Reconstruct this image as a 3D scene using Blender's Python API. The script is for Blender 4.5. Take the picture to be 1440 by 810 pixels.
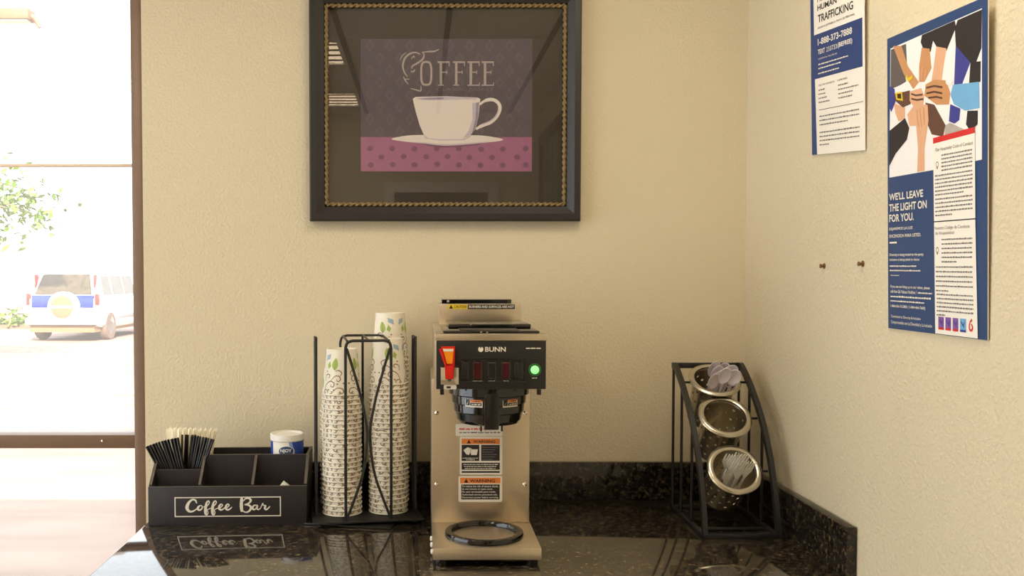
import bpy, bmesh, math, random
from math import sin, cos, pi, radians, sqrt
from mathutils import Vector, Matrix
from mathutils.geometry import tessellate_polygon

for o in list(bpy.data.objects):
    bpy.data.objects.remove(o, do_unlink=True)
SC = bpy.context.scene
COL = SC.collection
random.seed(7)

# ------------------------------------------------------------------ camera
FPX, PITCH = 1300.0, radians(2.0)
cam_d = bpy.data.cameras.new('camera')
cam = bpy.data.objects.new('camera', cam_d)
COL.objects.link(cam)
cam_d.sensor_width = 36.0
cam_d.lens = 36.0 * FPX / 1440.0
cam_d.shift_x = (720 - 590) / 1440.0
cam_d.shift_y = (385 + FPX * math.tan(PITCH) - 405) / 1440.0
cam.location = (0, -2.377, 1.492)
cam.rotation_euler = (pi / 2 - PITCH, 0, 0)
cam_d.clip_start = 0.02
cam_d.clip_end = 500
SC.camera = cam

# ------------------------------------------------------------------ sky, sun, exposure
wd = bpy.data.worlds.new('sky')
SC.world = wd
wd.use_nodes = True
_bg = wd.node_tree.nodes['Background']
_bg.inputs[0].default_value = (0.88, 0.95, 1.0, 1)
_bg.inputs[1].default_value = 3.9
sun_d = bpy.data.lights.new('sun', 'SUN')
sun_d.energy = 17.0
sun_d.angle = radians(0.6)
sun_d.color = (1.0, 0.95, 0.87)
sun = bpy.data.objects.new('sun', sun_d)
COL.objects.link(sun)
_el = radians(35)
_d = Vector((-0.30 * cos(_el), 0.954 * cos(_el), -sin(_el)))
sun.rotation_euler = _d.to_track_quat('-Z', 'Y').to_euler()
LAMP = 17.0            # strength of the ceiling light diffusers
SC.view_settings.view_transform = 'Standard'
SC.view_settings.look = 'None'
SC.view_settings.gamma = 1.0
SC.view_settings.use_curve_mapping = False
SC.view_settings.exposure = 0.0
SC.cycles.max_bounces = 10
SC.cycles.diffuse_bounces = 5
SC.cycles.glossy_bounces = 5
SC.cycles.transparent_max_bounces = 16


# ------------------------------------------------------------------ materials
def lin(c):
    return tuple(((v / 255) / 12.92 if v / 255 <= 0.04045 else ((v / 255 + 0.055) / 1.055) ** 2.4) for v in c)


def _new(name):
    m = bpy.data.materials.new(name)
    m.use_nodes = True
    nt = m.node_tree
    return m, nt, nt.nodes['Principled BSDF']


def mat(name, rgb, rough=0.5, metal=0.0, var=0.06, scale=40.0, bump=0.0, bscale=None, spec=0.5, emit=None, estr=0.0,
        stretch=None, coat=0.0):
    """colour with a noise variation and an optional noise relief"""
    m, nt, b = _new(name)
    c = lin(rgb)
    N, L = nt.nodes, nt.links
    b.inputs['Roughness'].default_value = rough
    b.inputs['Metallic'].default_value = metal
    b.inputs['Specular IOR Level'].default_value = spec
    b.inputs['Coat Weight'].default_value = coat
    tc = N.new('ShaderNodeTexCoord')
    src = tc.outputs['Object']
    if stretch:
        mp = N.new('ShaderNodeMapping')
        mp.inputs['Scale'].default_value = stretch
        L.new(src, mp.inputs['Vector'])
        src = mp.outputs['Vector']
    no = N.new('ShaderNodeTexNoise')
    no.inputs['Scale'].default_value = scale
    no.inputs['Detail'].default_value = 3
    L.new(src, no.inputs['Vector'])
    mx = N.new('ShaderNodeMix')
    mx.data_type = 'RGBA'
    mx.inputs['A'].default_value = (*[max(0, v * (1 - var)) for v in c], 1)
    mx.inputs['B'].default_value = (*[min(1, v * (1 + var)) for v in c], 1)
    L.new(no.outputs['Fac'], mx.inputs['Factor'])
    L.new(mx.outputs['Result'], b.inputs['Base Color'])
    if bump:
        n2 = N.new('ShaderNodeTexNoise')
        n2.inputs['Scale'].default_value = bscale or scale
        n2.inputs['Detail'].default_value = 2
        L.new(src, n2.inputs['Vector'])
        bp = N.new('ShaderNodeBump')
        bp.inputs['Strength'].default_value = bump
        bp.inputs['Distance'].default_value = 0.002
        L.new(n2.outputs['Fac'], bp.inputs['Height'])
        L.new(bp.outputs['Normal'], b.inputs['Normal'])
    if emit:
        b.inputs['Emission Color'].default_value = (*lin(emit), 1)
        b.inputs['Emission Strength'].default_value = estr
    return m


def mat_wall(name, rgb):
    m, nt, b = _new(name)
    N, L = nt.nodes, nt.links
    b.inputs['Roughness'].default_value = 0.62
    b.inputs['Specular IOR Level'].default_value = 0.25
    c = lin(rgb)
    tc = N.new('ShaderNodeTexCoord')
    n1 = N.new('ShaderNodeTexNoise')
    n1.inputs['Scale'].default_value = 150
    n1.inputs['Detail'].default_value = 2.5
    n1.inputs['Roughness'].default_value = 0.45
    L.new(tc.outputs['Object'], n1.inputs['Vector'])
    rp = N.new('ShaderNodeValToRGB')
    rp.color_ramp.elements[0].position = 0.40
    rp.color_ramp.elements[1].position = 0.66
    L.new(n1.outputs['Fac'], rp.inputs['Fac'])
    n2 = N.new('ShaderNodeTexNoise')
    n2.inputs['Scale'].default_value = 1.6
    n2.inputs['Detail'].default_value = 3
    L.new(tc.outputs['Object'], n2.inputs['Vector'])
    mx = N.new('ShaderNodeMix')
    mx.data_type = 'RGBA'
    mx.inputs['A'].default_value = (*[v * 0.96 for v in c], 1)
    mx.inputs['B'].default_value = (*[min(1, v * 1.04) for v in c], 1)
    L.new(n2.outputs['Fac'], mx.inputs['Factor'])
    L.new(mx.outputs['Result'], b.inputs['Base Color'])
    bp = N.new('ShaderNodeBump')
    bp.inputs['Strength'].default_value = 0.42
    bp.inputs['Distance'].default_value = 0.0016
    L.new(rp.outputs['Color'], bp.inputs['Height'])
    L.new(bp.outputs['Normal'], b.inputs['Normal'])
    return m


def mat_granite(name, ior=2.25, k=1.5):
    m, nt, b = _new(name)
    N, L = nt.nodes, nt.links
    tc = N.new('ShaderNodeTexCoord')
    v = N.new('ShaderNodeTexVoronoi')
    v.inputs['Scale'].default_value = 260
    L.new(tc.outputs['Object'], v.inputs['Vector'])
    n = N.new('ShaderNodeTexNoise')
    n.inputs['Scale'].default_value = 85
    n.inputs['Detail'].default_value = 5
    n.inputs['Roughness'].default_value = 0.7
    L.new(tc.outputs['Object'], n.inputs['Vector'])
    r = N.new('ShaderNodeValToRGB')
    e = r.color_ramp.elements
    e[0].position, e[0].color = 0.0, (0.007, 0.0062, 0.0055, 1)
    e[1].position, e[1].color = 1.0, (0.34, 0.25, 0.13, 1)
    for p, c in ((0.47, (0.011, 0.0095, 0.008, 1)), (0.56, (0.040, 0.030, 0.019, 1)), (0.66, (0.12, 0.085, 0.045, 1))):
        q = e.new(p)
        q.color = c
    for q in e:
        q.color = (*[v * k for v in q.color[:3]], 1)
    L.new(n.outputs['Fac'], r.inputs['Fac'])
    r2 = N.new('ShaderNodeValToRGB')
    r2.color_ramp.elements[0].position = 0.0
    r2.color_ramp.elements[0].color = (0.35, 0.35, 0.35, 1)
    r2.color_ramp.elements[1].position = 0.5
    sep = N.new('ShaderNodeSeparateColor')
    L.new(v.outputs['Color'], sep.inputs['Color'])
    L.new(sep.outputs['Red'], r2.inputs['Fac'])
    mx = N.new('ShaderNodeMix')
    mx.data_type = 'RGBA'
    mx.blend_type = 'MULTIPLY'
    mx.inputs['Factor'].default_value = 1
    L.new(r.outputs['Color'], mx.inputs['A'])
    L.new(r2.outputs['Color'], mx.inputs['B'])
    L.new(mx.outputs['Result'], b.inputs['Base Color'])
    b.inputs['Roughness'].default_value = 0.055
    b.inputs['IOR'].default_value = ior
    n3 = N.new('ShaderNodeTexNoise')
    n3.inputs['Scale'].default_value = 180
    n3.inputs['Detail'].default_value = 3
    L.new(tc.outputs['Object'], n3.inputs['Vector'])
    bp = N.new('ShaderNodeBump')
    bp.inputs['Strength'].default_value = 0.03
    bp.inputs['Distance'].default_value = 0.0005
    L.new(n3.outputs['Fac'], bp.inputs['Height'])
    L.new(bp.outputs['Normal'], b.inputs['Normal'])
    return m


def mat_pane(name, refl=0.06, haze=0.0, tint=(1, 1, 1)):
    """thin sheet glass: clear, with a Fresnel reflection and an optional translucent veil that imitates glare"""
    m, nt, b = _new(name)
    N, L = nt.nodes, nt.links
    N.remove(b)
    out = N['Material Output']
    tr = N.new('ShaderNodeBsdfTransparent')
    tr.inputs[0].default_value = (*tint, 1)
    gl = N.new('ShaderNodeBsdfGlossy')
    gl.inputs['Roughness'].default_value = 0.0
    lw = N.new('ShaderNodeLayerWeight')          # Schlick's rise towards grazing angles, the same on both faces
    lw.inputs['Blend'].default_value = 0.5
    pw = N.new('ShaderNodeMath')
    pw.operation = 'POWER'
    pw.inputs[1].default_value = 5.0
    L.new(lw.outputs['Facing'], pw.inputs[0])
    ad = N.new('ShaderNodeMath')
    ad.operation = 'MULTIPLY_ADD'
    ad.inputs[1].default_value = 1.0 - refl / 2
    ad.inputs[2].default_value = refl / 2
    L.new(pw.outputs[0], ad.inputs[0])
    mx = N.new('ShaderNodeMixShader')
    L.new(ad.outputs[0], mx.inputs[0])
    L.new(tr.outputs[0], mx.inputs[1])
    L.new(gl.outputs[0], mx.inputs[2])
    last = mx
    if haze:  # translucent veil stands in for glare and flare at the window
        tl = N.new('ShaderNodeBsdfTranslucent')
        tl.inputs[0].default_value = (0.95, 0.90, 0.84, 1)
        tc = N.new('ShaderNodeTexCoord')
        no = N.new('ShaderNodeTexNoise')
        no.inputs['Scale'].default_value = 3.0
        L.new(tc.outputs['Object'], no.inputs['Vector'])
        ml = N.new('ShaderNodeMath')
        ml.operation = 'MULTIPLY_ADD'
        ml.inputs[1].default_value = haze * 0.4
        ml.inputs[2].default_value = haze * 0.8
        L.new(no.outputs['Fac'], ml.inputs[0])
        m2 = N.new('ShaderNodeMixShader')
        L.new(ml.outputs[0], m2.inputs[0])
        L.new(mx.outputs[0], m2.inputs[1])
        L.new(tl.outputs[0], m2.inputs[2])
        last = m2
    L.new(last.outputs[0], out.inputs['Surface'])
    return m


def mat_ground(name):
    m, nt, b = _new(name)
    N, L = nt.nodes, nt.links
    tc = N.new('ShaderNodeTexCoord')
    n = N.new('ShaderNodeTexNoise')
    n.inputs['Scale'].default_value = 1.3
    n.inputs['Detail'].default_value = 7
    n.inputs['Roughness'].default_value = 0.65
    mp = N.new('ShaderNodeMapping')
    mp.inputs['Scale'].default_value = (0.5, 2.2, 1)
    L.new(tc.outputs['Object'], mp.inputs['Vector'])
    L.new(mp.outputs['Vector'], n.inputs['Vector'])
    r = N.new('ShaderNodeValToRGB')
    e = r.color_ramp.elements
    e[0].position, e[0].color = 0.3, (*lin((112, 90, 78)), 1)
    e[1].position, e[1].color = 0.68, (*lin((146, 120, 106)), 1)
    L.new(n.outputs['Fac'], r.inputs['Fac'])
    L.new(r.outputs['Color'], b.inputs['Base Color'])
    b.inputs['Roughness'].default_value = 0.9
    return m


M = dict(
    wall=mat_wall('painted_wall', (212, 200, 172)),
    ceil=mat('ceiling_tile', (208, 202, 188), 0.9, var=0.05, bump=0.3, bscale=160),
    tbar=mat('ceiling_bar', (40, 31, 26), 0.5),
    floor=mat('floor_tile', (176, 156, 130), 0.35, var=0.15, scale=9),
    wood=mat('dark_wood', (52, 38, 30), 0.4, var=0.25, scale=6, stretch=(8, 8, 0.7)),
    white=mat('white_paint', (228, 222, 208), 0.5),
    bronze=mat('bronze_frame', (124, 100, 82), 0.45, metal=0.15, var=0.08),
    granite=mat_granite('black_granite'),
    granite_s=mat_granite('black_granite_strip', 1.45, 0.9),
    pane=mat_pane('window_glass', 0.05, 0.08),
    picglass=mat_pane('picture_glass', 0.12, 0.0),
    ground=mat_ground('pale_pavement'),
    steel=mat('brushed_steel', (206, 190, 164), 0.34, metal=0.85, var=0.07, scale=26, stretch=(1, 1, 22)),
    steel_h=mat('brushed_steel_flat', (206, 192, 168), 0.32, metal=0.85, var=0.07, scale=26, stretch=(22, 1, 1)),
    chrome=mat('chrome', (220, 214, 202), 0.14, metal=1.0, var=0.03),
    sieve=mat('perforated_steel', (190, 182, 164), 0.26, metal=0.95, var=0.08, scale=60),
    blackp=mat('black_plastic', (24, 22, 22), 0.28, var=0.1),
    fascia=mat('satin_black_fascia', (24, 23, 24), 0.42, var=0.1),
    gloss=mat('gloss_black', (14, 13, 13), 0.1, var=0.1, coat=0.3),
    wire=mat('black_wire', (20, 18, 17), 0.38, var=0.15),
    rackm=mat('charcoal_metal', (29, 27, 28), 0.42, var=0.12, scale=90),
    boxw=mat('black_stained_wood', (39, 34, 36), 0.5, var=0.16, scale=14, stretch=(1.5, 1.5, 9), bump=0.15, bscale=60),
    boxe=mat('black_wood_edge', (86, 77, 68), 0.5, var=0.15, scale=30),
    pale=mat('off_white_print', (226, 220, 206), 0.55, var=0.02),
    paper=mat('white_paper', (238, 233, 222), 0.6, var=0.02),
    ink=mat('black_ink', (34, 31, 32), 0.55, var=0.05),
    grey_ink=mat('grey_ink', (120, 114, 112), 0.6, var=0.03),
    navy=mat('navy_print', (38, 66, 112), 0.42, var=0.06, scale=9),
    navy_d=mat('deep_blue_print', (20, 56, 118), 0.42, var=0.06, scale=9),
    orange=mat('orange_print', (226, 128, 52), 0.5, var=0.03),
    yellow=mat('yellow_print', (222, 190, 30), 0.5, var=0.03),
    red=mat('red_plastic', (205, 34, 24), 0.3, var=0.04),
    redlens=mat('dark_red_lens', (60, 10, 18), 0.22, var=0.12),
    redprint=mat('red_print', (206, 40, 38), 0.5, var=0.03),
    amber=mat('amber_plastic', (240, 140, 20), 0.3, var=0.06),
    green_on=mat('green_lit_button', (170, 240, 170), 0.3, emit=(120, 255, 140), estr=0.75),
    green_dk=mat('green_glow_bezel', (30, 84, 36), 0.3, var=0.05, emit=(20, 150, 40), estr=0.12),  # faint emission paints the lit button's glow onto the bezel
    cup=mat('paper_cup', (233, 226, 208), 0.6, var=0.02),
    scroll=mat('brown_scroll_ink', (136, 108, 78), 0.6, var=0.05),
    leafink=mat('green_leaf_ink', (158, 180, 84), 0.6, var=0.05),
    blueink=mat('blue_grey_ink', (156, 178, 190), 0.6, var=0.05),
    straw=mat('black_straw', (30, 27, 27), 0.32, var=0.12),
    stick=mat('pale_wood_stick', (248, 238, 212), 0.6, var=0.06, scale=60),
    canblue=mat('blue_label', (32, 66, 160), 0.42, var=0.1, scale=20),
    canmid=mat('pale_blue_label', (134, 158, 208), 0.42, var=0.05, scale=20),
    plastic=mat('white_plastic', (234, 230, 220), 0.35, var=0.02),
    lilac=mat('pale_lilac_plastic', (222, 214, 222), 0.3, var=0.03),
    frame=mat('black_picture_frame', (38, 34, 34), 0.42, var=0.15, scale=22),
    gold=mat('antique_gold', (128, 108, 68), 0.5, metal=0.25, var=0.25, scale=120),
    matb=mat('dark_olive_mat', (56, 48, 38), 0.8, var=0.04),
    art_bg=mat('taupe_print', (82, 72, 80), 0.7, var=0.13, scale=30),
    art_dm=mat('taupe_motif_print', (92, 81, 88), 0.7, var=0.08, scale=30),
    art_pk=mat('pink_print', (154, 94, 128), 0.7, var=0.12, scale=50),
    art_dot=mat('plum_dot_print', (116, 70, 100), 0.7, var=0.08, scale=60),
    art_cup=mat('cream_print', (222, 213, 204), 0.7, var=0.03, scale=50),
    art_lil=mat('lilac_print', (192, 180, 192), 0.7, var=0.05, scale=60),
    art_lil2=mat('lilac_shadow_print', (146, 134, 152), 0.7, var=0.05, scale=60),
    art_txt=mat('chalk_print', (178, 165, 156), 0.7, var=0.1, scale=90),
    art_txt2=mat('faint_chalk_print', (124, 110, 106), 0.7, var=0.1, scale=90),
    lamp=mat('lamp_diffuser', (255, 246, 226), 0.5, emit=(255, 241, 218), estr=LAMP),
    lamp_dim=mat('dim_lamp_diffuser', (230, 214, 182), 0.5, emit=(255, 232, 196), estr=LAMP * 0.30),
    tan=mat('tan_paint', (120, 84, 52), 0.6, var=0.08),
    barglare=mat('glare_pale_bar', (236, 214, 190), 0.5, var=0.03),  # thin bar lightened: window glare put into its colour
    louver=mat('louver_blade', (150, 124, 92), 0.5, var=0.05),
    leaf=mat('sunlit_leaf', (88, 118, 8), 0.6, var=0.35, scale=3),
    bark=mat('bark', (110, 90, 70), 0.9, var=0.2),
    hedge=mat('hedge_leaf', (96, 120, 40), 0.8, var=0.35, scale=6),
    carwhite=mat('washed_out_car_paint', (232, 232, 230), 0.25, var=0.02, coat=0.5),  # white stands in for blue paint washed out by sunlight
    carblue=mat('blue_car_paint', (20, 44, 120), 0.25, var=0.04, coat=0.5),
    carglass=mat('car_glass', (70, 60, 44), 0.12, var=0.9, scale=9),
    tyre=mat('tyre_rubber', (104, 84, 70), 0.9, var=0.1),  # dark rubber paled, haze and flare put into the colour
    under=mat('haze_tan_underbody', (128, 96, 66), 0.9, var=0.15),  # tan; on the underside it stands for haze and flare
    taillens=mat('tail_lens', (200, 40, 30), 0.25, var=0.05),
    skin1=mat('skin_print', (218, 168, 132), 0.5, var=0.06, scale=60),
    skin2=mat('tan_skin_print', (196, 142, 96), 0.5, var=0.06, scale=60),
    skin3=mat('brown_skin_print', (94, 62, 48), 0.5, var=0.06, scale=60),
    p_black=mat('black_cloth_print', (38, 32, 34), 0.5, var=0.1, scale=60),
    p_grey=mat('grey_cloth_print', (94, 86, 84), 0.5, var=0.12, scale=60),
    p_blue=mat('royal_cloth_print', (56, 60, 140), 0.5, var=0.1, scale=60),
    p_lblue=mat('light_blue_cloth_print', (110, 170, 214), 0.5, var=0.08, scale=60),
    p_plaid=mat('plaid_cloth_print', (176, 166, 158), 0.5, var=0.2, scale=160),
    p_purple=mat('purple_icon_print', (126, 84, 160), 0.5, var=0.1, scale=160),
    p_white=mat('photo_white_print', (236, 234, 232), 0.5, var=0.02),
    screw=mat('brass_screw', (128, 98, 66), 0.4, metal=0.5),
    green_pic=mat('green_grey_picture', (96, 110, 88), 0.6, var=0.3, scale=5),
)


# ------------------------------------------------------------------ mesh builder
class MB:
    def __init__(s):
        s.v, s.f, s.mi, s.mats = [], [], [], []

    def m(s, name):
        mt = M[name]
        if mt not in s.mats:
            s.mats.append(mt)
        return s.mats.index(mt)

    def add(s, verts, faces, mt, mtx=None):
        b = len(s.v)
        if mtx is not None:
            verts = [mtx @ Vector(p) for p in verts]
        s.v += [tuple(p) for p in verts]
        i = s.m(mt)
        for f in faces:
            s.f.append([b + k for k in f])
            s.mi.append(i)
        return s

    def box(s, x0, x1, y0, y1, z0, z1, mt, mtx=None):
        v = [(x, y, z) for z in (z0, z1) for y in (y0, y1) for x in (x0, x1)]
        f = [(0, 2, 3, 1), (4, 5, 7, 6), (0, 1, 5, 4), (2, 6, 7, 3), (0, 4, 6, 2), (1, 3, 7, 5)]
        return s.add(v, f, mt, mtx)

    def rbox(s, x0, x1, y0, y1, z0, z1, mt, r=0.002, seg=2, mtx=None):
        bm = bmesh.new()
        bmesh.ops.create_cube(bm, size=1)
        for v in bm.verts:
            v.co = Vector(((x0 + x1) / 2 + v.co.x * (x1 - x0), (y0 + y1) / 2 + v.co.y * (y1 - y0), (z0 + z1) / 2 + v.co.z * (z1 - z0)))
        bmesh.ops.bevel(bm, geom=list(bm.edges), offset=r, segments=seg, profile=0.5, affect='EDGES')
        bm.verts.index_update()
        s.add([v.co.copy() for v in bm.verts], [[v.index for v in f.verts] for f in bm.faces], mt, mtx)
        bm.free()
        return s

    def tube(s, path, r, mt, n=8, closed=False, cap=True, mtx=None, flat=None):
        """sweep along path; r a number or a list; flat=(a, b) makes an a x b bar"""
        P = [Vector(p) for p in path]
        k = len(P)
        R = r if isinstance(r, (list, tuple)) else [r] * k
        T = []
        for i in range(k):
            if closed:
                t = P[(i + 1) % k] - P[i - 1]
            else:
                t = P[min(i + 1, k - 1)] - P[max(i - 1, 0)]
            T.append(t.normalized())
        up = Vector((0, 0, 1)) if abs(T[0].z) < 0.9 else Vector((0, 1, 0))
        nx = (up - T[0] * up.dot(T[0])).normalized()
        vs, fs = [], []
        for i in range(k):
            nx = (nx - T[i] * nx.dot(T[i])).normalized()
            by = T[i].cross(nx)
            for j in range(n):
                a = 2 * pi * j / n
                if flat:
                    a += pi / 4
                    vs.append(P[i] + nx * (math.copysign(flat[0], cos(a))) + by * math.copysign(flat[1], sin(a)))
                else:
                    vs.append(P[i] + (nx * cos(a) + by * sin(a)) * R[i])
        rng = k if closed else k - 1
        for i in range(rng):
            for j in range(n):
                a, b_ = i * n + j, i * n + (j + 1) % n
                c, d = ((i + 1) % k) * n + (j + 1) % n, ((i + 1) % k) * n + j
                fs.append((a, b_, c, d))
        if cap and not closed:
            fs.append(tuple(range(n))[::-1])
            fs.append(tuple((k - 1) * n + j for j in range(n)))
        return s.add(vs, fs, mt, mtx)

    def bar(s, path, a, b, mt, mtx=None):
        return s.tube(path, 1, mt, n=4, flat=(a, b), mtx=mtx)

    def lathe(s, prof, mt, n=32, c=(0, 0, 0), mtx=None, close=False):
        vs, fs = [], []
        k = len(prof)
        for r, z in prof:
            for j in range(n):
                a = 2 * pi * j / n
                vs.append((c[0] + r * cos(a), c[1] + r * sin(a), c[2] + z))
        for i in range(k if close else k - 1):
            for j in range(n):
                i2 = (i + 1) % k
                fs.append((i * n + j, i * n + (j + 1) % n, i2 * n + (j + 1) % n, i2 * n + j))
        if not close:
            if prof[0][0] > 1e-6:
                fs.append(tuple(range(n))[::-1])
            if prof[-1][0] > 1e-6:
                fs.append(tuple((k - 1) * n + j for j in range(n)))
        return s.add(vs, fs, mt, mtx)

    def prism(s, poly, z0, z1, mt, mtx=None):
        """extrude a 2D outline (x, y) from z0 to z1"""
        n = len(poly)
        vs = [(p[0], p[1], z0) for p in poly] + [(p[0], p[1], z1) for p in poly]
        tri = tessellate_polygon([[Vector((p[0], p[1], 0)) for p in poly]])
        fs = [tuple(t) for t in tri] + [tuple(i + n for i in t)[::-1] for t in tri]
        fs += [(i, (i + 1) % n, (i + 1) % n + n, i + n) for i in range(n)]
        return s.add(vs, fs, mt, mtx)

    # ---- flat print on a surface S(u, v, off)
    def poly(s, S, pts, mt, off=0.0003):
        tri = tessellate_polygon([[Vector((p[0], p[1], 0)) for p in pts]])
        return s.add([S(p[0], p[1], off) for p in pts], [tuple(t) for t in tri], mt)

    def polyf(s, S, pts, mt, off=0.0003, e=0.0035):
        """like poly, cut fine enough to follow a curved surface"""
        todo = [tuple((pts[i][0], pts[i][1]) for i in t) for t in tessellate_polygon([[Vector((p[0], p[1], 0)) for p in pts]])]
        while todo:
            t = todo.pop()
            d = [(abs(t[i][0] - t[(i + 1) % 3][0]), i) for i in range(3)]
            m, i = max(d)
            if m > e:
                a, b, c = t[i], t[(i + 1) % 3], t[(i + 2) % 3]
                q = ((a[0] + b[0]) / 2, (a[1] + b[1]) / 2)
                todo += [(a, q, c), (q, b, c)]
            else:
                s.add([S(p[0], p[1], off) for p in t], [(0, 1, 2)], mt)
        return s

    def rect(s, S, u0, v0, u1, v1, mt, off=0.0003, nu=1):
        vs, fs = [], []
        for i in range(nu + 1):
            u = u0 + (u1 - u0) * i / nu
            vs += [S(u, v0, off), S(u, v1, off)]
        for i in range(nu):
            fs.append((2 * i, 2 * i + 2, 2 * i + 3, 2 * i + 1))
        return s.add(vs, fs, mt)

    def rrect(s, S, u0, v0, u1, v1, r, mt, off=0.0003):
        pts = []
        for cx, cy, a0 in ((u1 - r, v0 + r, -pi / 2), (u1 - r, v1 - r, 0), (u0 + r, v1 - r, pi / 2), (u0 + r, v0 + r, pi)):
            for k in range(5):
                a = a0 + pi / 2 * k / 4
                pts.append((cx + r * cos(a), cy + r * sin(a)))
        return s.poly(S, pts, mt, off)

    def ellipse(s, S, cu, cv, ru, rv, mt, off=0.0003, n=20):
        return s.poly(S, [(cu + ru * cos(2 * pi * k / n), cv + rv * sin(2 * pi * k / n)) for k in range(n)], mt, off)

    def ribbon(s, S, pts, w, mt, off=0.0004, closed=False):
        n = len(pts)
        W = w if isinstance(w, (list, tuple)) else [w] * n
        vs, fs = [], []
        for i in range(n):
            if closed:
                a, b = pts[i - 1], pts[(i + 1) % n]
            else:
                a, b = pts[max(i - 1, 0)], pts[min(i + 1, n - 1)]
            d = Vector((b[0] - a[0], b[1] - a[1]))
            d = d.normalized() if d.length > 1e-9 else Vector((1, 0))
            nn = Vector((-d.y, d.x)) * W[i] / 2
            vs += [S(pts[i][0] + nn.x, pts[i][1] + nn.y, off), S(pts[i][0] - nn.x, pts[i][1] - nn.y, off)]
        for i in range(n if closed else n - 1):
            j = (i + 1) % n
            fs.append((2 * i, 2 * i + 1, 2 * j + 1, 2 * j))
        return s.add(vs, fs, mt)

    def text(s, S, body, u0, v0, u1, v1, mt, off=0.0004, bold=0.0):
        """flat lettering whose ink fills the given box"""
        vs, fs = glyphs(body, bold)
        if not vs:
            return s
        xs, ys = [p[0] for p in vs], [p[1] for p in vs]
        x0, x1, y0, y1 = min(xs), max(xs), min(ys), max(ys)
        ku, kv = (u1 - u0) / max(x1 - x0, 1e-6), (v1 - v0) / max(y1 - y0, 1e-6)
        return s.add([S(u0 + (x - x0) * ku, v0 + (y - y0) * kv, off) for x, y in vs], fs, mt)

    def words(s, S, u0, v, u1, h, mt, seed, off=0.0004, end=None):
        """a line of print too small to read: one dash for each word"""
        rnd = random.Random(seed)
        u = u0
        L = end or u1
        while u < L - h:
            w = min(rnd.uniform(1.2, 5.0) * h, L - u)
            k = rnd.uniform(0.75, 1.0)
            s.rect(S, u, v, u + w, v + h * k, mt, off)
            u += w + h * 0.7
        return s

    def build(s, name, parent=None, smooth=True, angle=35, kind=None, label=None, world=False):
        me = bpy.data.meshes.new(name)
        vs = s.v
        if world and parent is not None:
            inv = PM[parent.name].inverted()
            vs = [tuple(inv @ Vector(p)) for p in vs]
        me.from_pydata(vs, [], s.f)
        for mt in s.mats:
            me.materials.append(mt)
        me.polygons.foreach_set('material_index', s.mi)
        if smooth:
            me.polygons.foreach_set('use_smooth', [True] * len(s.f))
            me.update()
            me.set_sharp_from_angle(angle=radians(angle))
        bm = bmesh.new()
        bm.from_mesh(me)
        bmesh.ops.recalc_face_normals(bm, faces=bm.faces)
        bm.to_mesh(me)
        bm.free()
        me.update()
        o = bpy.data.objects.new(name, me)
        COL.objects.link(o)
        if parent is not None:
            o.parent = parent
            PM[o.name] = PM[parent.name]
        else:
            PM[o.name] = Matrix.Identity(4)
        if kind:
            o['kind'] = kind
        if label:
            o['label'] = label
        return o


PM = {}
_gl = {}


def glyphs(body, bold):
    key = (body, bold)
    if key not in _gl:
        c = bpy.data.curves.new('lettering', 'FONT')
        c.body = body
        c.offset = bold
        c.resolution_u = 3
        o = bpy.data.objects.new('lettering', c)
        me = bpy.data.meshes.new_from_object(o)
        _gl[key] = ([(v.co.x, v.co.y) for v in me.vertices], [tuple(p.vertices) for p in me.polygons])
        bpy.data.objects.remove(o)
        bpy.data.meshes.remove(me)
        bpy.data.curves.remove(c)
    return _gl[key]


def flat(o, ex, ey, n):
    o, ex, ey, n = Vector(o), Vector(ex), Vector(ey), Vector(n)
    return lambda u, v, off=0.0: o + ex * u + ey * v + n * off


def cyl(cx, cy, R, z0):
    """u: arc length round the front (towards -y), v: height"""
    return lambda u, v, off=0.0: Vector((cx + (R + off) * sin(u / R), cy - (R + off) * cos(u / R), z0 + v))


def spline(P, n=6, closed=False):
    out = []
    k = len(P)
    rng = k if closed else k - 1
    for i in range(rng):
        if closed:
            a, b, c, d = P[i - 1], P[i], P[(i + 1) % k], P[(i + 2) % k]
        else:
            a, b, c, d = P[max(i - 1, 0)], P[i], P[i + 1], P[min(i + 2, k - 1)]
        for j in range(n):
            t = j / n
            out.append(tuple(0.5 * (2 * b[q] + (c[q] - a[q]) * t + (2 * a[q] - 5 * b[q] + 4 * c[q] - d[q]) * t * t
                                    + (3 * b[q] - a[q] - 3 * c[q] + d[q]) * t ** 3) for q in range(len(b))))
    if not closed:
        out.append(tuple(P[-1]))
    return out


def tag(o, label, cat, group=None):
    o['label'] = label
    o['category'] = cat
    if group:
        o['group'] = group
    return o


def thing(name, label, cat, loc=(0, 0, 0), rz=0.0, group=None):
    o = bpy.data.objects.new(name, None)
    COL.objects.link(o)
    o.empty_display_size = 0.05
    o.location = loc
    o.rotation_euler = (0, 0, rz)
    PM[o.name] = Matrix.Translation(Vector(loc)) @ Matrix.Rotation(rz, 4, 'Z')
    return tag(o, label, cat, group)


def struct(mb, name, parent=None, **k):
    o = mb.build(name, parent, **k)
    if parent is None:
        o['kind'] = 'structure'
    return o


def copy_tree(src, parent=None):
    c = src.copy()
    COL.objects.link(c)
    if parent is not None:
        c.parent = parent
    PM[c.name] = PM[src.name]
    for ch in list(src.children):
        copy_tree(ch, c)
    return c


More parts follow.
